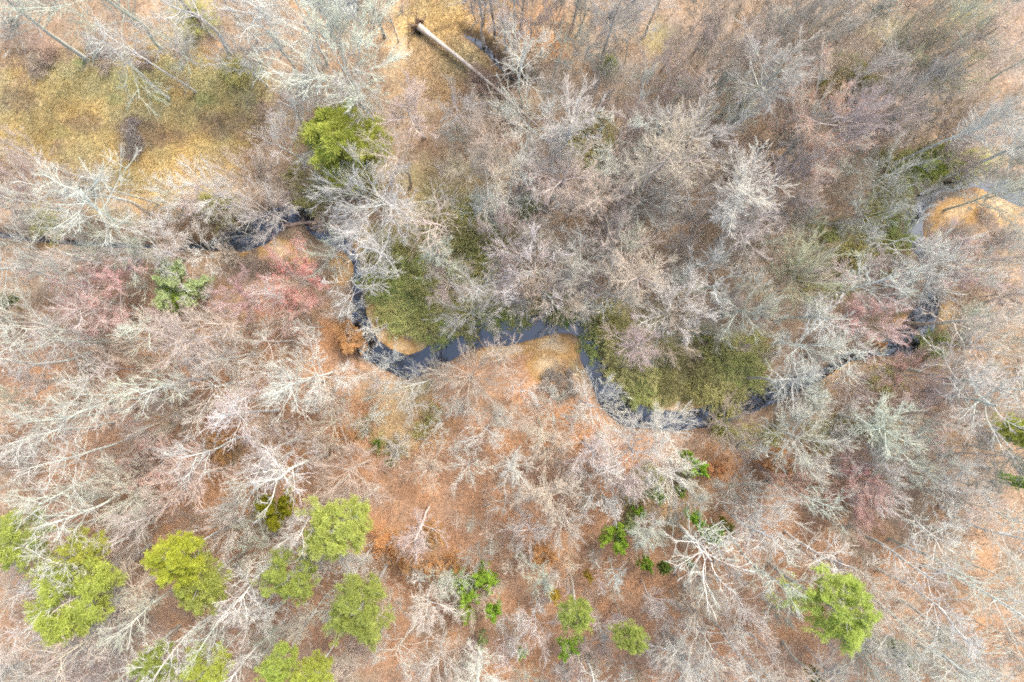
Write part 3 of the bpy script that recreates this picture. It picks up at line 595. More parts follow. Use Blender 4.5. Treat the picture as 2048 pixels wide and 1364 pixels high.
for px, py, r, h, lf, lb in ((930, 1168, 32, 9, HOLLY, 'bright evergreen bush, left of a pair in the lower centre'), (965, 1160, 26, 9, HOLLY, 'bright evergreen bush, right of a pair in the lower centre'), (991, 1220, 17, 8, HOLLY, 'small upright evergreen right of the lower centre pair'),
                             (931, 1232, 22, 8, HOLLY, 'evergreen below the lower centre pair'), (966, 1278, 13, 6, PALEG, 'dull green sapling under the small evergreens'), (1224, 1070, 28, 9, HOLLY, 'brightest round evergreen in the lower middle woods'), (1262, 1046, 16, 7, PALEG, 'dull green bush touching the brightest round evergreen'),
                             (1145, 1298, 24, 9, HOLLY, 'evergreen below the bilobed pine'), (1292, 1125, 14, 7, HOLLY, 'little evergreen right of the brightest round one'), (1328, 1134, 13, 6, DKGREEN, 'dark little evergreen next to a brighter one'), (1390, 1030, 17, 8, HOLLY, 'evergreen upper of two beside the long white trunk'),
                             (1414, 1072, 20, 8, HOLLY, 'evergreen lower of two beside the long white trunk'), (1386, 935, 20, 7, HOLLY, 'evergreen at the end of the white forked tree'), (1366, 912, 13, 6, HOLLY, 'small evergreen above left of another by the white forked tree'), (1310, 982, 18, 7, PALEG, 'yellowish green bush below the white forked tree'),
                             (1360, 980, 11, 6, HOLLY, 'tiny evergreen between the forked tree and the long trunk'), (1280, 1022, 11, 6, HOLLY, 'tiny evergreen above the brightest round one'), (1046, 1308, 11, 5, HOLLY, 'tiny evergreen near the bottom edge'), (1797, 1292, 20, 9, DKGREEN, 'dark evergreen under the big lower right tree'),
                             (1303, 538, 12, 5, HOLLY, 'little green bush in the central woods above the creek'), (752, 888, 9, 4, DKGREEN, 'small dark evergreen dot below the mossy patch'), (780, 925, 8, 4, DKGREEN, 'tiniest dark evergreen dot by the large tan tree'), (15, 600, 14, 9, DKGREEN, 'dark evergreen at the left edge'),
                             (1375, 1127, 8, 5, HOLLY, 'tiny evergreen below the lower of two by the long trunk'), (1440, 1045, 14, 7, (.36, .33, .05), 'yellowish sapling right of the two evergreens'), (1171, 1150, 9, 6, YELLOW, 'golden leaved sapling in the lower centre'), (1110, 1187, 14, 7, YELLOW, 'golden leaved sapling above left of the bilobed pine'),
                             (1625, 1350, 12, 7, (.34, .33, .05), 'yellow green sapling at the bottom edge right'), (2040, 965, 16, 12, HOLLY, 'green evergreen at the right edge below the ring limbed tree')):
    B('holly', px, py, r*.88, h, 'grey', lb, leaf=lf)
for px, py, r, h, lb in ((790, 1075, 40, 6, 'orange leaved beech right of the middle pines'), (875, 1128, 26, 6, 'brighter orange beech, left of a pair in the lower centre'), (910, 1122, 18, 6, 'brighter orange beech, right of a pair in the lower centre'), (825, 1110, 40, 7, 'wide orange beech above the white trunk'),
                         (693, 676, 28, 4, 'orange brown beech on the bank of the lower creek bend'), (452, 897, 26, 6, 'pale orange beech tuft in the left woods'), (1432, 925, 24, 6, 'orange beech right of the evergreens below the creek'), (1090, 1108, 22, 6, 'orange beech under the white crowns of the lower centre'),
                         (1762, 688, 14, 4, 'bright orange tuft at the foot of the pink maple'), (700, 880, 26, 5, 'orange beech left of the tiny dark evergreen'), (1740, 1005, 20, 6, 'orange tuft beside the lower right coral maple'), (1560, 925, 34, 6, 'tall orange beech left of the lower right maples'), (865, 1060, 24, 6, 'upper orange beech in the lower centre')):
    B('beech', px, py, r, h, 'tan', lb, leaf=ORLEAF)
B('spreading', 1062, 1065, 50, 14, 'white', 'white crown, left of a pair in the lower centre')
B('brush', 1130, 1062, 50, 14, 'white', 'white crown, right of a pair in the lower centre')
B('crooked', 1070, 1275, 60, 15, 'white', 'forked bright white tree left of the bilobed pine')
B('forest', 868, 1150, 52, 16, 'white', 'white straight trunked tree below the orange beeches', base=True)
B('crooked', 815, 1310, 62, 17, 'white', 'white spreading tree at the bottom edge below the orange leaves', )
B('spreading', 872, 1345, 60, 18, 'white', 'white tree at the bottom edge right of the white spreading one')
B('pole', 1338, 1040, 80, 24, 'white', 'long white trunk slanting through the lower right woods', base=True)
B('crooked', 1500, 1230, 80, 22, 'white', 'white crown along the lower end of the long white trunk')
B('crooked', 1366, 1192, 95, 24, 'white', 'tree with great curved limbs at the bottom edge right of centre', base=True)
B('pole', 1168, 1278, 62, 23, 'white', 'white trunk leaving the bottom edge under the evergreen', base=True)
B('pole', 1455, 1068, 60, 22, 'lichen', 'pale trunk right of the long white trunk', base=True)
B('crooked', 1600, 1095, 100, 24, 'white', 'big white tree slanting right above the solitary pine', base=True)
B('pole', 1740, 1185, 90, 24, 'lichen', 'big pale tree right of the solitary pine', base=True)
B('crooked', 1800, 1260, 90, 23, 'white', 'wide white crown right of the solitary pine, lower')
B('pole', 1840, 1290, 80, 22, 'lichen', 'pale tree leaning toward the bottom right corner', base=True)
B('pole', 1850, 1130, 74, 23, 'lichen', 'slanting trunk high in the lower right woods', base=True)
B('pole', 1700, 1050, 70, 22, 'grey', 'grey slanting trunk below the lower right coral maple', base=True)
B('pole', 1880, 1010, 70, 22, 'lichen', 'slanting trunk below the white crown of the right woods', base=True)
print('hand trees', len(PLACED), time.time()-T0)

# --- shrubs along the creek
SHR = [(775, 500, 34, PRIV), (800, 540, 40, PRIVG), (760, 575, 36, PRIVG), (815, 590, 42, PRIV), (790, 625, 40, PRIVG), (835, 640, 38, PRIV), (800, 660, 36, PRIVY), (850, 560, 34, PRIV), (865, 660, 30, PRIVG), (885, 625, 36, PRIV), (840, 500, 34, PRIVY), (890, 470, 40, PRIVY), (930, 510, 36, PRIV), (940, 545, 30, PRIVG), (960, 470, 40, PRIVY), (880, 415, 40, PRIVY), (940, 420, 30, PRIV),
       (990, 628, 34, PRIVG), (1040, 622, 30, PRIV), (1102, 612, 28, PRIVG), (1150, 622, 30, DKGREEN), (920, 655, 28, PRIV), (1210, 650, 36, PRIV), (1195, 690, 32, PRIVG), (1240, 690, 40, PRIVY), (1270, 730, 44, PRIVY), (1235, 735, 28, PRIV), (1310, 700, 38, PRIV), (1290, 785, 34, PRIVG), (1330, 770, 38, PRIVY), (1375, 760, 50, (.30, .28, .12)), (1420, 770, 36, PRIVY), (1465, 790, 34, PRIVY), (1480, 745, 38, PRIVG), (1500, 700, 36, PRIV), (1455, 822, 22, PRIVG), (1430, 715, 30, PRIV), (1515, 760, 28, PRIVY),
       (1660, 490, 40, PRIVG), (1705, 515, 34, PRIVY), (1640, 545, 32, PRIV), (1750, 500, 34, PRIVG), (1800, 470, 34, PRIVG), (1830, 330, 40, PRIVG), (1885, 320, 40, (.16, .21, .04)), (1930, 330, 34, PRIV), (1790, 420, 30, PRIV), (1190, 270, 40, PRIVY), (1175, 310, 34, PRIV), (690, 345, 34, PRIVG), (620, 395, 32, PRIVY), (445, 420, 34, PRIVY), (1730, 165, 30, PRIVY), (1060, 410, 22, PRIVG), (1880, 690, 30, PRIVG), (390, 40, 34, PRIVY), (1700, 130, 26, PRIV), (90, 450, 34, PRIV), (1640, 870, 30, PRIV), (1780, 760, 30, PRIV), (1215, 128, 16, PRIVG), (470, 140, 30, PRIV)]
_sr = np.random.default_rng(8)
for cx0, cy0, rx0, ry0, n0, lfs in ((815, 570, 110, 120, 26, 0), (930, 500, 90, 60, 12, 1), (1350, 750, 170, 90, 26, 0), (1700, 510, 110, 70, 16, 0), (1870, 325, 110, 36, 12, 0), (1190, 285, 60, 60, 8, 1), (1060, 615, 150, 26, 10, 0), (1790, 430, 50, 70, 8, 0), (650, 370, 90, 40, 8, 1), (1500, 870, 80, 26, 5, 1), (1720, 170, 70, 50, 7, 1), (800, 850, 80, 50, 5, 1), (1300, 990, 90, 60, 7, 1), (430, 420, 60, 26, 4, 1), (1740, 860, 70, 40, 5, 1)):
    for _ in range(n0):
        a_ = _sr.random()*6.28; q_ = _sr.random()**.5
        x_, y_ = cx0+math.cos(a_)*q_*rx0, cy0+math.sin(a_)*q_*ry0; g_ = G(x_, y_)
        if creek_field(g_[:1], g_[1:2])[0] < .3: continue
        SHR.append((x_, y_, _sr.uniform(12, 26), (PRIVY, PRIV, PRIVY, (.60, .55, .34))[_sr.integers(4)] if lfs else (PRIVG, PRIV, PRIVY, PRIV)[_sr.integers(4)]))
AUTO = []
def on_bar(px, py, lim=.85): return any(ell(np.array(float(px)), np.array(float(py)), q, 0) < lim for q in BARS)
SHR = [q for q in SHR if not on_bar(q[0], q[1])]
for px, py, r, lf in SHR: AUTO.append((plant('privet', px, py, r*1.12, prg.uniform(1.1, 1.5+r*.05), 'tan', None, leaf=lf), px, py, r, 'green shrub'))
for k in range(46):
    anc = [(1150, 765, 50, 26), (1960, 455, 80, 30), (560, 545, 90, 30), (450, 540, 60, 40), (1420, 690, 70, 50), (980, 210, 70, 40), (290, 265, 60, 36), (230, 95, 60, 24), (60, 90, 70, 40), (1690, 205, 40, 20), (880, 620, 60, 60), (1920, 640, 80, 50), (1600, 800, 70, 30), (1010, 130, 60, 40), (1730, 500, 70, 50)][k % 15]
    px, py = anc[0]+prg.uniform(-1, 1)*anc[2], anc[1]+prg.uniform(-1, 1)*anc[3]
    if creek_field(np.array([G(px, py)[0]]), np.array([G(px, py)[1]]))[0] < .4: continue
    AUTO.append((plant('scrub', px, py, prg.uniform(18, 30), prg.uniform(1.2, 2.2), 'tan' if k % 3 else 'grey', None, leaf=(.32, .22, .17)), px, py, 20, 'bare twiggy shrub'))

# --- the rest of the wood
GREENS = [(p[0], p[1]) for p in PLACED if p[3] in ('holly', 'roundpine', 'beech')]
def zone_ok(px, py, r):
    """no tall tree where the photo is open: field, glade, water, sandbars"""
    if 40 < px < 520 and 105 < py < 330 and not (px > 440 and py > 280): return False
    if 130 < px < 450 and 330 <= py < 375: return False
    if px <= 40 and 120 < py < 300: return False
    if 825 < px < 1000 and 0 < py < 190: return False
    if any((px-q[0])**2+(py-q[1])**2 < (16+r*.36)**2 for q in GREENS): return False
    for e in ((1105, 700, 75, 60), (585, 510, 75, 45), (690, 545, 40, 50), (1940, 425, 110, 55), (1850, 650, 45, 45), (555, 440, 60, 30), (1000, 660, 70, 30), (1340, 840, 130, 26), (810, 590, 70, 110), (1380, 760, 150, 70), (1700, 500, 60, 50), (740, 690, 40, 50), (1885, 325, 60, 26), (850, 700, 60, 30), (1830, 430, 30, 60), (1175, 665, 40, 30), (1205, 760, 50, 60), (760, 715, 60, 40), (715, 600, 36, 70), (1540, 790, 60, 34), (1300, 835, 90, 40), (1870, 330, 90, 44), (1845, 650, 75, 70), (1480, 815, 100, 36), (1800, 440, 60, 60), (930, 690, 60, 40), (930, 480, 70, 50), (1060, 230, 70, 60), (1000, 150, 70, 70), (1190, 280, 40, 50)):
        if ((px-e[0])/e[2])**2+((py-e[1])/e[3])**2 < 1: return False
    return True
TREEK = ('spreading', 'forest', 'brush', 'crooked', 'pole', 'great', 'maple', 'pine', 'roundpine')
pts = [(p[0], p[1], p[2]) for p in PLACED if p[3] in TREEK]
n_bare = sum(1 for p in PLACED if p[3] in ('spreading', 'forest', 'brush', 'crooked', 'pole', 'great'))
frg = np.random.default_rng(2024); tries = 0; added = 0
while n_bare+added < 296 and tries < 30000:
    tries += 1
    px, py = frg.uniform(-60, 2108), frg.uniform(-50, 1414)
    if not zone_ok(px, py, 50): continue
    lo = px > 650 and py > 820 and px < 1500
    relax = 1.0 if tries < 6000 else .8
    mind = (46 if not lo else 50)*relax
    if any((px-q[0])**2+(py-q[1])**2 < (mind*.6+.30*q[2]*relax)**2 for q in pts): continue
    r = frg.uniform(48, 86)*(.8 if lo else 1)
    ur = px > 1080 and py < 560
    if ur: kind = frg.choice(['forest', 'brush', 'spreading', 'crooked'], p=[.28, .34, .30, .08]); tone = frg.choice(['grey', 'pink', 'lichen', 'tan', 'white'], p=[.2, .12, .23, .2, .25])
    elif lo: kind = frg.choice(['forest', 'brush', 'spreading', 'crooked'], p=[.3, .35, .2, .15]); tone = frg.choice(['white', 'tan', 'pink', 'grey'], p=[.3, .4, .2, .1])
    else:
        kind = frg.choice(['pole', 'brush', 'spreading', 'crooked', 'forest'], p=[.62, .18, .06, .04, .10]); tone = frg.choice(['grey', 'pink', 'lichen', 'tan', 'white'], p=[.2, .15, .2, .2, .25])
        if kind == 'pole': r *= .8
    h = frg.uniform(15, 25)*(.75 if lo else 1)*(.85 if kind not in ('forest', 'pole') else 1)
    AUTO.append((plant(str(kind), px, py, r, h, str(tone), None), px, py, r, {'white': 'whitish', 'grey': 'grey', 'lichen': 'greenish grey', 'tan': 'tan', 'pink': 'pinkish'}[str(tone)]+' bare tree'))
    pts.append((px, py, r)); added += 1
ypts = []; tries = 0
while len(ypts) < 190 and tries < 20000:
    tries += 1
    px, py = (frg.uniform(900, 2090), frg.uniform(-40, 620)) if frg.random() < .62 else (frg.uniform(-40, 2090), frg.uniform(380, 1390))
    if not zone_ok(px, py, 30): continue
    if any((px-q[0])**2+(py-q[1])**2 < 34**2 for q in pts) or any((px-q[0])**2+(py-q[1])**2 < 46**2 for q in ypts): continue
    tone = str(frg.choice(['grey', 'pink', 'tan', 'lichen', 'white'], p=[.22, .15, .2, .23, .2])); r = frg.uniform(34, 52)
    AUTO.append((plant('young', px, py, r, frg.uniform(8, 14), tone, None), px, py, r, {'white': 'whitish', 'grey': 'grey', 'lichen': 'greenish grey', 'tan': 'tan', 'pink': 'pinkish'}[tone]+' young tree'))
    ypts.append((px, py))
# saplings, mostly on the rust slope
added2 = 0; spts = []; tries = 0
while added2 < 140 and tries < 20000:
    tries += 1
    px, py = (frg.uniform(900, 1450), frg.uniform(960, 1380)) if frg.random() < .45 else (frg.uniform(0, 2048), frg.uniform(340, 1380))
    if not zone_ok(px, py, 20): continue
    if any((px-q[0])**2+(py-q[1])**2 < 24**2 for q in spts): continue
    if any((px-q[0])**2+(py-q[1])**2 < 26**2 for q in pts): continue
    tone = str(frg.choice(['white', 'tan', 'grey', 'pink']))
    h = frg.uniform(6, 13)
    AUTO.append((plant('sapling', px, py, frg.uniform(15, 28), h, tone, None), px, py, 15, {'white': 'whitish', 'grey': 'grey', 'tan': 'tan', 'pink': 'pinkish'}[tone]+' slim sapling'))
    spts.append((px, py)); added2 += 1
print('all plants', len(PLACED), 'bare', n_bare+added, 'sap', added2, time.time()-T0)

# --- labels for the plants placed by rule: what each stands beside
MARKS = [(690, 285, 'the round pine'), (672, 132, 'the biggest white tree'), (960, 130, 'the fallen tree'), (240, 210, 'the grass field'), (592, 562, 'the reddest maple'), (195, 560, 'the pink maple'), (590, 510, 'the upper sandbars'), (742, 405, 'the broad white crown'),
         (800, 590, 'the green thicket'), (1105, 690, 'the pale sandbar'), (1360, 760, 'the scrub island'), (1058, 248, 'the dense white crown'), (1640, 262, 'the orange edged crown'), (1880, 130, 'the yellowish brush crown'), (1940, 425, 'the right sandbar'), (1850, 645, 'the reflecting pool'),
         (1705, 770, 'the pinkish broom'), (1722, 965, 'the lower coral maple'), (2028, 868, 'the right edge pine'), (1668, 1238, 'the solitary pine'), (1162, 1228, 'the bilobed pine'), (1224, 1070, 'the brightest evergreen'), (690, 1080, 'the middle pines'), (702, 952, 'the large tan tree'),
         (362, 1120, 'the yellowest pine'), (95, 1215, 'the corner pine'), (318, 712, 'the tan broom'), (320, 915, 'the pink tinged maple'), (1340, 838, 'the dark lower pool'), (1188, 805, 'the creek elbow tree'), (935, 762, 'the feathery tan crown'), (825, 1110, 'the orange beeches'), (1345, 620, 'the white fan tree'),
         (896, 562, 'the lone scrub tree'), (1378, 268, 'the spreading white tree'), (1230, 485, 'the central pinkish tree'), (1500, 450, 'the rosy grey tree'), (2020, 525, 'the frosty edge tree'), (540, 445, 'the dark upper pool'), (1430, 1130, 'the long white trunk'), (505, 355, 'the rounded tan crown'), (1860, 1260, 'the wide white crown'), (1950, 1050, 'the right edge woods'), (1880, 325, 'the green bank')]
DIR = ['right of', 'below and right of', 'below', 'below and left of', 'left of', 'above and left of', 'above', 'above and right of']
groups = {}
for e, px, py, r, what in AUTO:
    ds = sorted((math.hypot(px-a, py-b), t, a, b) for a, b, t in MARKS)
    d, t, a_, b_ = ds[0]; s = int(round(math.atan2(py-b_, px-a_)/(math.pi/4))) % 8
    how = 'right at' if d < 30 else ('just '+DIR[s] if d < 90 else (DIR[s] if d < 170 else 'well '+DIR[s]))
    groups.setdefault((what, how, t), []).append((e, px, py, r, d, ds[1]))
for (what, how, t), lst in groups.items():
    lst.sort(key=lambda q: q[4])
    if len(lst) == 1: lst[0][0]['label'] = f'{what} {how} {t}'; continue
    byy = {}
    for q in lst: byy.setdefault(q[5][1], []).append(q)
    for t2, sub in byy.items():
        if len(sub) == 1: sub[0][0]['label'] = f'{what} {how} {t}, toward {t2}'; continue
        for k, q in enumerate(sub):
            o = ['nearer', 'farther'] if len(sub) == 2 else ['first', 'second', 'third', 'fourth', 'fifth', 'sixth', 'seventh', 'eighth']
            q[0]['label'] = f'{o[k]} {what} {how} {t}, toward {t2}'.replace('bare twiggy shrub', 'twiggy shrub')
for q in AUTO:
    if len(q[0]['label'].split()) > 16: q[0]['label'] = q[0]['label'].replace(', toward the ', ', toward ').replace('bare twiggy', 'twiggy').replace('slim ', '').replace('greenish grey', 'greenish')
print('labels', time.time()-T0)

# ------------------------------------------------------------------ fallen tree, logs
def log(pts_px, r0, r1, color, label, z=.1, stubs=5, seed=1, zs=None):
    rg = np.random.default_rng(seed); K = 9
    P = np.array([[*G(a, b)[:2], 0] for a, b in pts_px]); tt = np.linspace(0, 1, K)*(len(P)-1); i = np.minimum(tt.astype(int), len(P)-2); f = (tt-i)[:, None]
    Q = P[i]*(1-f)+P[i+1]*f; Q[1:-1, :2] += rg.normal(0, .06, (K-2, 2)); rad = np.linspace(r0, r1, K)
    gz = np.array([zg(q[0], q[1]) for q in Q]); lin = np.linspace(max(gz[0], WATER_Z), max(gz[-1], WATER_Z), K)
    Q[:, 2] = np.maximum(np.maximum(gz, lin), WATER_Z)+rad*.8+z*(1 if zs is None else 0)*.3
    Lg = np.array([np.linalg.norm(Q[-1]-Q[0])])
    parts = [tubes(Q[None], rad[None], 8)]
    e = bpy.data.objects.new('fallen_log', None); C.objects.link(e); e.location = tuple(Q[0]); tag(e, label, 'log', 'fallen logs on the ground and creek')
    V1, F1 = parts[0]; capc = len(V1)
    # end caps
    V1 = np.concatenate([V1, Q[:1], Q[-1:]]); S = 8
    caps = [[j, (j+1) % S, capc, capc] for j in range(S)]
    T1 = np.concatenate([np.stack([F1[:, 0], F1[:, 1], F1[:, 2]], 1), np.stack([F1[:, 0], F1[:, 2], F1[:, 3]], 1), np.array([[capc, (j+1) % S, j] for j in range(S)]), np.array([[capc+1, (K-1)*S+j, (K-1)*S+(j+1) % S] for j in range(S)])])
    obj('trunk', mesh_from('log', V1-Q[0], T1, M_BARK, smooth=True), e, color)
    if stubs:
        Pc, Rc, Lc = sprout(Q[None], rad[None], Lg, stubs, .3, 1, 45, 15, .16, .2, 5, .12, .0, rg, .5, .4, .015)
        Pc[:, :, 2] = np.maximum(Pc[:, :, 2], Q[:, 2].min()+.02); Pd, Rd, Ld = sprout(Pc, Rc, Lc, 5, .2, 1, 40, 15, .5, .3, 4, .15, 0, rg, .6, .5, .012)
        obj('branches', mesh_from('log_branches', *[q-(Q[0] if k == 0 else 0) for k, q in enumerate(join([tubes(Pc, Rc, 4), tubes(Pd, Rd, 3)]))], M_TWIG), e, color)
    return e
log([(562, 452), (600, 446), (648, 443)], .28, .2, (.34, .25, .20), 'brown log lying across the dark upper pool', seed=1)
log([(1120, 502), (1000, 482), (940, 470), (860, 455)], .2, .05, (.50, .46, .40), 'long slender pale fallen tree in scrub above the green thicket', seed=2, stubs=9)
log([(985, 486), (900, 492)], .10, .03, (.55, .50, .44), 'thin pale branch beside the long slender fallen tree', seed=3, stubs=4)
log([(1226, 735), (1204, 758)], .16, .12, (.26, .17, .13), 'short brown log jutting into the creek at the elbow', seed=4, stubs=2)
log([(722, 680), (720, 715)], .14, .10, (.24, .19, .15), 'upright looking stick log at the lower creek bend', seed=5, stubs=3)
log([(720, 690), (742, 705)], .09, .05, (.42, .36, .30), 'thin pale stick crossing the stick log at the lower creek bend', seed=6, stubs=3)
log([(950, 668), (966, 690)], .16, .10, (.30, .22, .14), 'mossy stump log at the edge of the middle pool', seed=7, stubs=3)
log([(1280, 568), (1284, 606)], .18, .12, (.48, .26, .12), 'orange broken log in the central woods', seed=8, stubs=0)
log([(1289, 465), (1289, 502)], .15, .12, (.40, .24, .17), 'upright looking red brown log above the orange broken log', seed=9, stubs=0)
log([(1760, 840), (1805, 875)], .12, .08, (.48, .28, .12), 'thin orange log below the right woods broom crowns', seed=10, stubs=2)
log([(868, 706), (885, 692)], .07, .04, (.18, .13, .1), 'dark stick in the water left of the middle pool', seed=11, stubs=2)
log([(1256, 695), (1272, 684)], .12, .08, (.40, .28, .16), 'small tan log on the scrub island', seed=12, stubs=0)
log([(1500, 795), (1525, 812)], .10, .06, (.12, .10, .09), 'dark log lying in the right end of the lower pool', seed=13, stubs=2)
log([(1800, 660), (1868, 648)], .12, .07, (.10, .08, .07), 'dark branch lying across the reflecting pool', seed=14, stubs=7)
log([(806, 848), (852, 880)], .10, .06, (.46, .34, .22), 'tan fallen pole right of the mossy patch', seed=15, stubs=2)
log([(805, 765), (830, 757)], .12, .08, (.50, .44, .36), 'pale log on the bank below the lower creek bend', seed=16, stubs=2)
log([(1010, 915), (1055, 940)], .10, .06, (.52, .40, .28), 'thin tan fallen pole on the rust slope', seed=17, stubs=2)
log([(1750, 775), (1640, 700)], .14, .05, (.40, .34, .28), 'slim fallen trunk right of the scrub island', seed=18, stubs=5)

def fallen_tree():
    rg = np.random.default_rng(5); a = G(838, 56); bq = G(1150, 330)
    ax = nrm((bq-a)); side = np.array([-ax[1], ax[0], 0]); L = np.linalg.norm(bq-a)
    K = 14; t = np.linspace(0, 1, K); Q = a+ax*(t*L)[:, None]+side*(np.sin(t*3)*.5)[:, None]; rad = (.31*(1-t)**1.0+.04)*(1+rg.normal(0, .05, K)); rad[0] *= 1.5; rad[1] *= 1.1; Q[:, 2] = .55+.75*t+np.sin(t*7)*.08
    P1, R1, L1 = sprout(Q[None], rad[None], np.array([L]), 20, .34, 1, 40, 12, .30, .5, 9, .14, 0, rg, .5, .3, .03)
    P2, R2, L2 = sprout(P1, R1, L1, 7, .2, 1, 42, 14, .42, .4, 7, .14, 0, rg, .6, .4, .022)
    P3, R3, L3 = sprout(P2, R2, L2, 6, .2, 1, 42, 14, .5, .4, 4, .14, 0, rg, .6, .5, .016)
    for P in (P1, P2, P3):
        P[:, :, 2] = np.maximum((P[:, :, 2]-.8)*.55+.8, .12)
    e = bpy.data.objects.new('fallen_tree', None); C.objects.link(e); e.location = tuple(a); tag(e, 'big uprooted tree fallen across the straw glade with its pale trunk', 'fallen tree')
    V1, F1 = tubes(Q[None], rad[None], 12); obj('trunk', mesh_from('trunk', V1-a, F1, M_BARK, smooth=True), e, (.50, .44, .37))
    V2, F2 = join([tubes(P1, R1, 5), tubes(P2, R2, 4)]); obj('limb', mesh_from('limbs', V2-a, F2, M_BARK, smooth=True), e, (.50, .46, .38))
    V3, F3 = tubes(P3, R3, 3); obj('crown', mesh_from('crown', V3-a, F3, M_TWIG), e, (.44, .37, .31))
    # root plate
    n_ = 46; an = rg.random(n_)*6.28; d = side*np.cos(an)[:, None]+np.array([0, 0, 1.])*np.sin(an)[:, None]-ax*rg.uniform(.1, .6, (n_, 1))
    st = np.repeat(a[None]+[0, 0, .55], n_, 0); PR = run(st, d, rg.uniform(.9, 2.4, n_), 6, .2, -.03, rg); PR[:, :, 2] = np.maximum(PR[:, :, 2], -.1)
    RR = rg.uniform(.05, .13, n_)[:, None]*np.linspace(1, .3, 6)[None]
    # soil disc
    S = 20; aa = np.arange(S)*2*math.pi/S; rr = .95*(1+rg.normal(0, .13, S)); ring = a+np.array([0, 0, .55])+side*(np.cos(aa)*rr)[:, None]+np.array([0, 0, 1.])*(np.sin(aa)*rr*.85)[:, None]
    back = ring*.0+a+np.array([0, 0, .55])+(ring-a-np.array([0, 0, .55]))*.8-ax*.35
    ctr = (a+np.array([0, 0, .55])-ax*.45)[None]; Vd = np.concatenate([ring, back, ctr]); Fd = [[i, (i+1) % S, S+(i+1) % S, S+i] for i in range(S)]+[[S+i, S+(i+1) % S, 2*S, 2*S] for i in range(S)]
    tri = [[f[0], f[1], f[2]] for f in Fd]+[[f[0], f[2], f[3]] for f in Fd[:S]]
    rp = obj('root_plate', mesh_from('root_plate', Vd-a, np.array(tri), M_BARK), e, (.14, .085, .055))
    Vr, Fr = tubes(PR, RR, 4); obj('roots', mesh_from('roots', Vr-a, Fr, M_BARK, smooth=True), rp, (.24, .17, .12))
fallen_tree()

# ------------------------------------------------------------------ ground cover (nobody could count it)
def scatter(n, rg, xr=(-76, 76), yr=(-51, 51)):
    return rg.uniform(*xr, n), rg.uniform(*yr, n)
def spikes(x, y, z, hgt, lean, wid, rg):
    n = len(x); a = rg.random(n)*6.28; r = rg.normal(0, lean, n)
    d = np.stack([np.cos(a)*r, np.sin(a)*r, np.ones(n)], 1)*hgt[:, None]
    b = np.stack([x, y, z-.03], 1); s = rg.random(n)*6.28; u = np.stack([np.cos(s), np.sin(s), np.zeros(n)], 1)*wid[:, None]; v = np.stack([-np.sin(s), np.cos(s), np.zeros(n)], 1)*wid[:, None]
    Vv = np.stack([b+u, b-u*.5+v*.87, b-u*.5-v*.87, b+d], 1).reshape(-1, 3)
    o = (np.arange(n)*4)[:, None, None]
    F = (o+np.array([[0, 1, 3], [1, 2, 3], [2, 0, 3]])[None]).reshape(-1, 3)
    return Vv, F
rg = np.random.default_rng(31)
def understory(n_want):
    """feathery brush 3-8 m tall between the trees: stems, side twigs, fine twigs, one mesh"""
    urg = np.random.default_rng(404); pts_ = []
    while len(pts_) < n_want:
        px, py = urg.uniform(-10, 2060), urg.uniform(-10, 1374)
        if not zone_ok(px, py, 20): continue
        if py > 820 and 640 < px < 1500 and urg.random() < .25: continue
        pts_.append((px, py))
    pts_ = np.array(pts_); n_ = len(pts_); hh = urg.uniform(2.5, 7.5, n_); base = np.array([G(a, b) for a, b in pts_]); base[:, 2] = bil(Z, base[:, 0], base[:, 1])-.2
    P0 = run(base, urg.normal(0, .12, (n_, 3))+[0, 0, 1], hh, 4, .06, .03, urg); R0 = (hh*.008)[:, None]*np.linspace(1, .35, 4)[None]
    P1, R1, L1 = sprout(P0, R0, hh, 14, .25, 1, 46, 12, .38, .5, 3, .08, .06, urg, .55, .5, .015)
    P2, R2, L2 = sprout(P1, R1, L1, 7, .2, 1, 30, 12, .55, .4, 2, .08, .03, urg, .7, .5, .0125)
    g_ = bil(COL, base[:, 0], base[:, 1]); tint = (np.array([.54, .455, .36])*.55+g_*.5)*urg.uniform(.8, 1.15, (n_, 1))
    c0 = np.repeat(tint, 4*4, 0); c1 = np.repeat(np.repeat(tint, 14, 0), 9, 0); c2 = np.repeat(np.repeat(tint, 98, 0), 4, 0)
    Vv, F = join([tubes(P0, R0, 4), tubes(P1, R1, 3), cones(P2, R2*1.25)])
    o = obj('understory', mesh_mixed('understory', Vv, F, M_SCRUB, np.clip(np.concatenate([c0, c1, c2]), 0, .8)))
    tag(o, 'feathery bare underbrush filling the gaps between the trees', kind='stuff')
understory(700)
x, y = scatter(190000, rg); px, py = PX(x, y)
field = np.array((((px < 520) & (py > 105) & (py < 330)) | ((px > 820) & (px < 1010) & (py < 190))))
sd = bil(SD, x, y); zz = bil(Z, x, y); cc = bil(COL, x, y)
isbar = np.zeros(len(x), bool)
for e in BARS: isbar |= ell(px, py, e, 0) < 1.0
clump = fbm(px/26+7, py/26+2, 3)
keep = (sd > .5) & ~isbar & ~field & (rg.random(len(x)) < sstep(.3, .62, clump)*.95+.05)
k = np.where(keep)[0]; cl = clump[k]
hgt = rg.gamma(2.2, .45, len(k))*(.5+1.2*cl); tw = np.array([.48, .385, .295])
col = cc[k]*.6+tw*.5*rg.uniform(.7, 1.3, (len(k), 1))
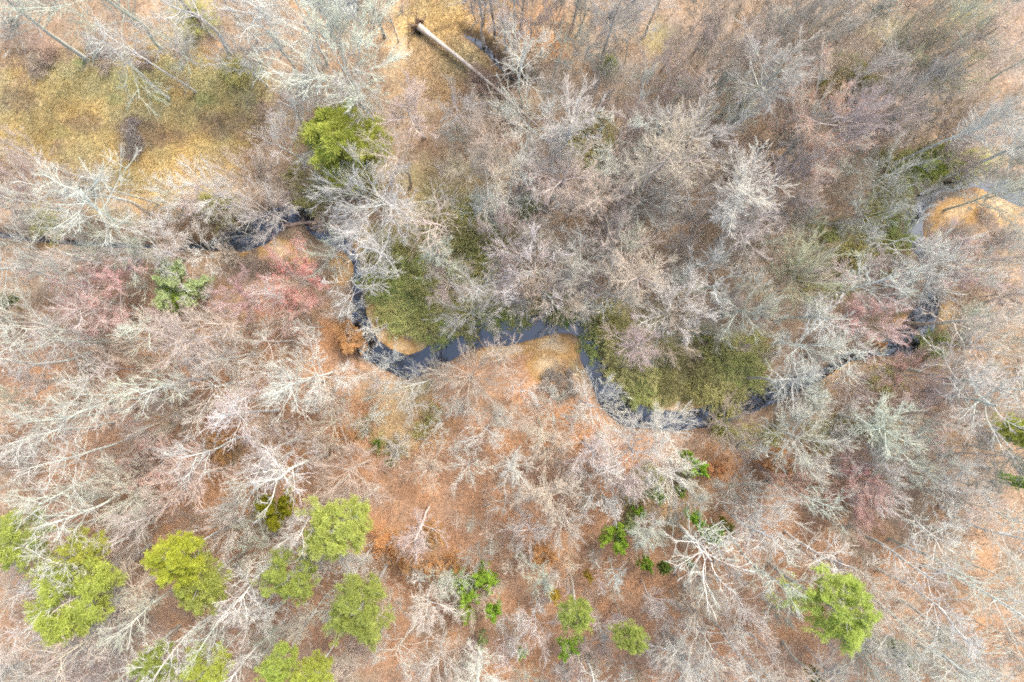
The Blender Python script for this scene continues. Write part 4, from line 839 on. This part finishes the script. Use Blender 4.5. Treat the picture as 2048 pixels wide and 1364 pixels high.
Vv, F = spikes(x[k], y[k], zz[k], hgt, .8, np.full(len(k), .017), rg)
u = obj('undergrowth', mesh_from('undergrowth', Vv, F, M_SCRUB, np.repeat(col, 4, 0))); tag(u, 'brown twiggy undergrowth rising through the leaf litter', kind='stuff')
k = np.where(field & (sd > .3))[0]
x2, y2 = scatter(170000, rg, (-74, 0), (15, 50)); px2, py2 = PX(x2, y2)
f2 = (((px2 < 530) & (py2 > 95) & (py2 < 400) & (py2 < 420-.12*px2)) | ((px2 > 815) & (px2 < 1040) & (py2 < 200))) & (bil(SD, x2, y2) > .4)
x2, y2 = x2[f2], y2[f2]; c2 = bil(COL, x2, y2)*rg.uniform(.95, 1.3, (len(x2), 1))
Vv, F = spikes(x2, y2, bil(Z, x2, y2), rg.gamma(3, .13, len(x2)), .9, np.full(len(x2), .03), rg)
u = obj('grass', mesh_from('grass', Vv, F, M_SCRUB, np.repeat(np.clip(c2, 0, .8), 4, 0))); tag(u, 'straw coloured grass of the open field and the glade', kind='stuff')
# fallen leaves: little curled flakes on the floor
x, y = scatter(150000, rg); sd = bil(SD, x, y); px, py = PX(x, y); isbar = np.zeros(len(x), bool)
for e in BARS: isbar |= ell(px, py, e, 0) < .95
k = np.where((sd > .4) & ~isbar)[0]; x, y = x[k], y[k]; cc = bil(COL, x, y)*rg.uniform(.85, 1.22, (len(x), 1))*np.stack([rg.uniform(.95, 1.12, len(x)), np.ones(len(x)), rg.uniform(.85, 1.05, len(x))], 1)
c = np.stack([x, y, bil(Z, x, y)+.02+rg.random(len(x))*.05], 1); d = rg.normal(0, 1, (len(x), 3)); d[:, 2] = np.abs(d[:, 2])*.25
Vv, F = flakes(c, d, rg.uniform(.10, .2, len(x)), .1, rg)
u = obj('leaf_litter', mesh_from('leaf_litter', Vv, F, M_SCRUB, np.repeat(np.clip(cc, 0, .8), 4, 0))); tag(u, 'rust brown fallen leaves covering the forest floor', kind='stuff')
print('done', time.time()-T0, 'tris', sum(len(me.loops)-2*len(me.polygons) for me in bpy.data.meshes))
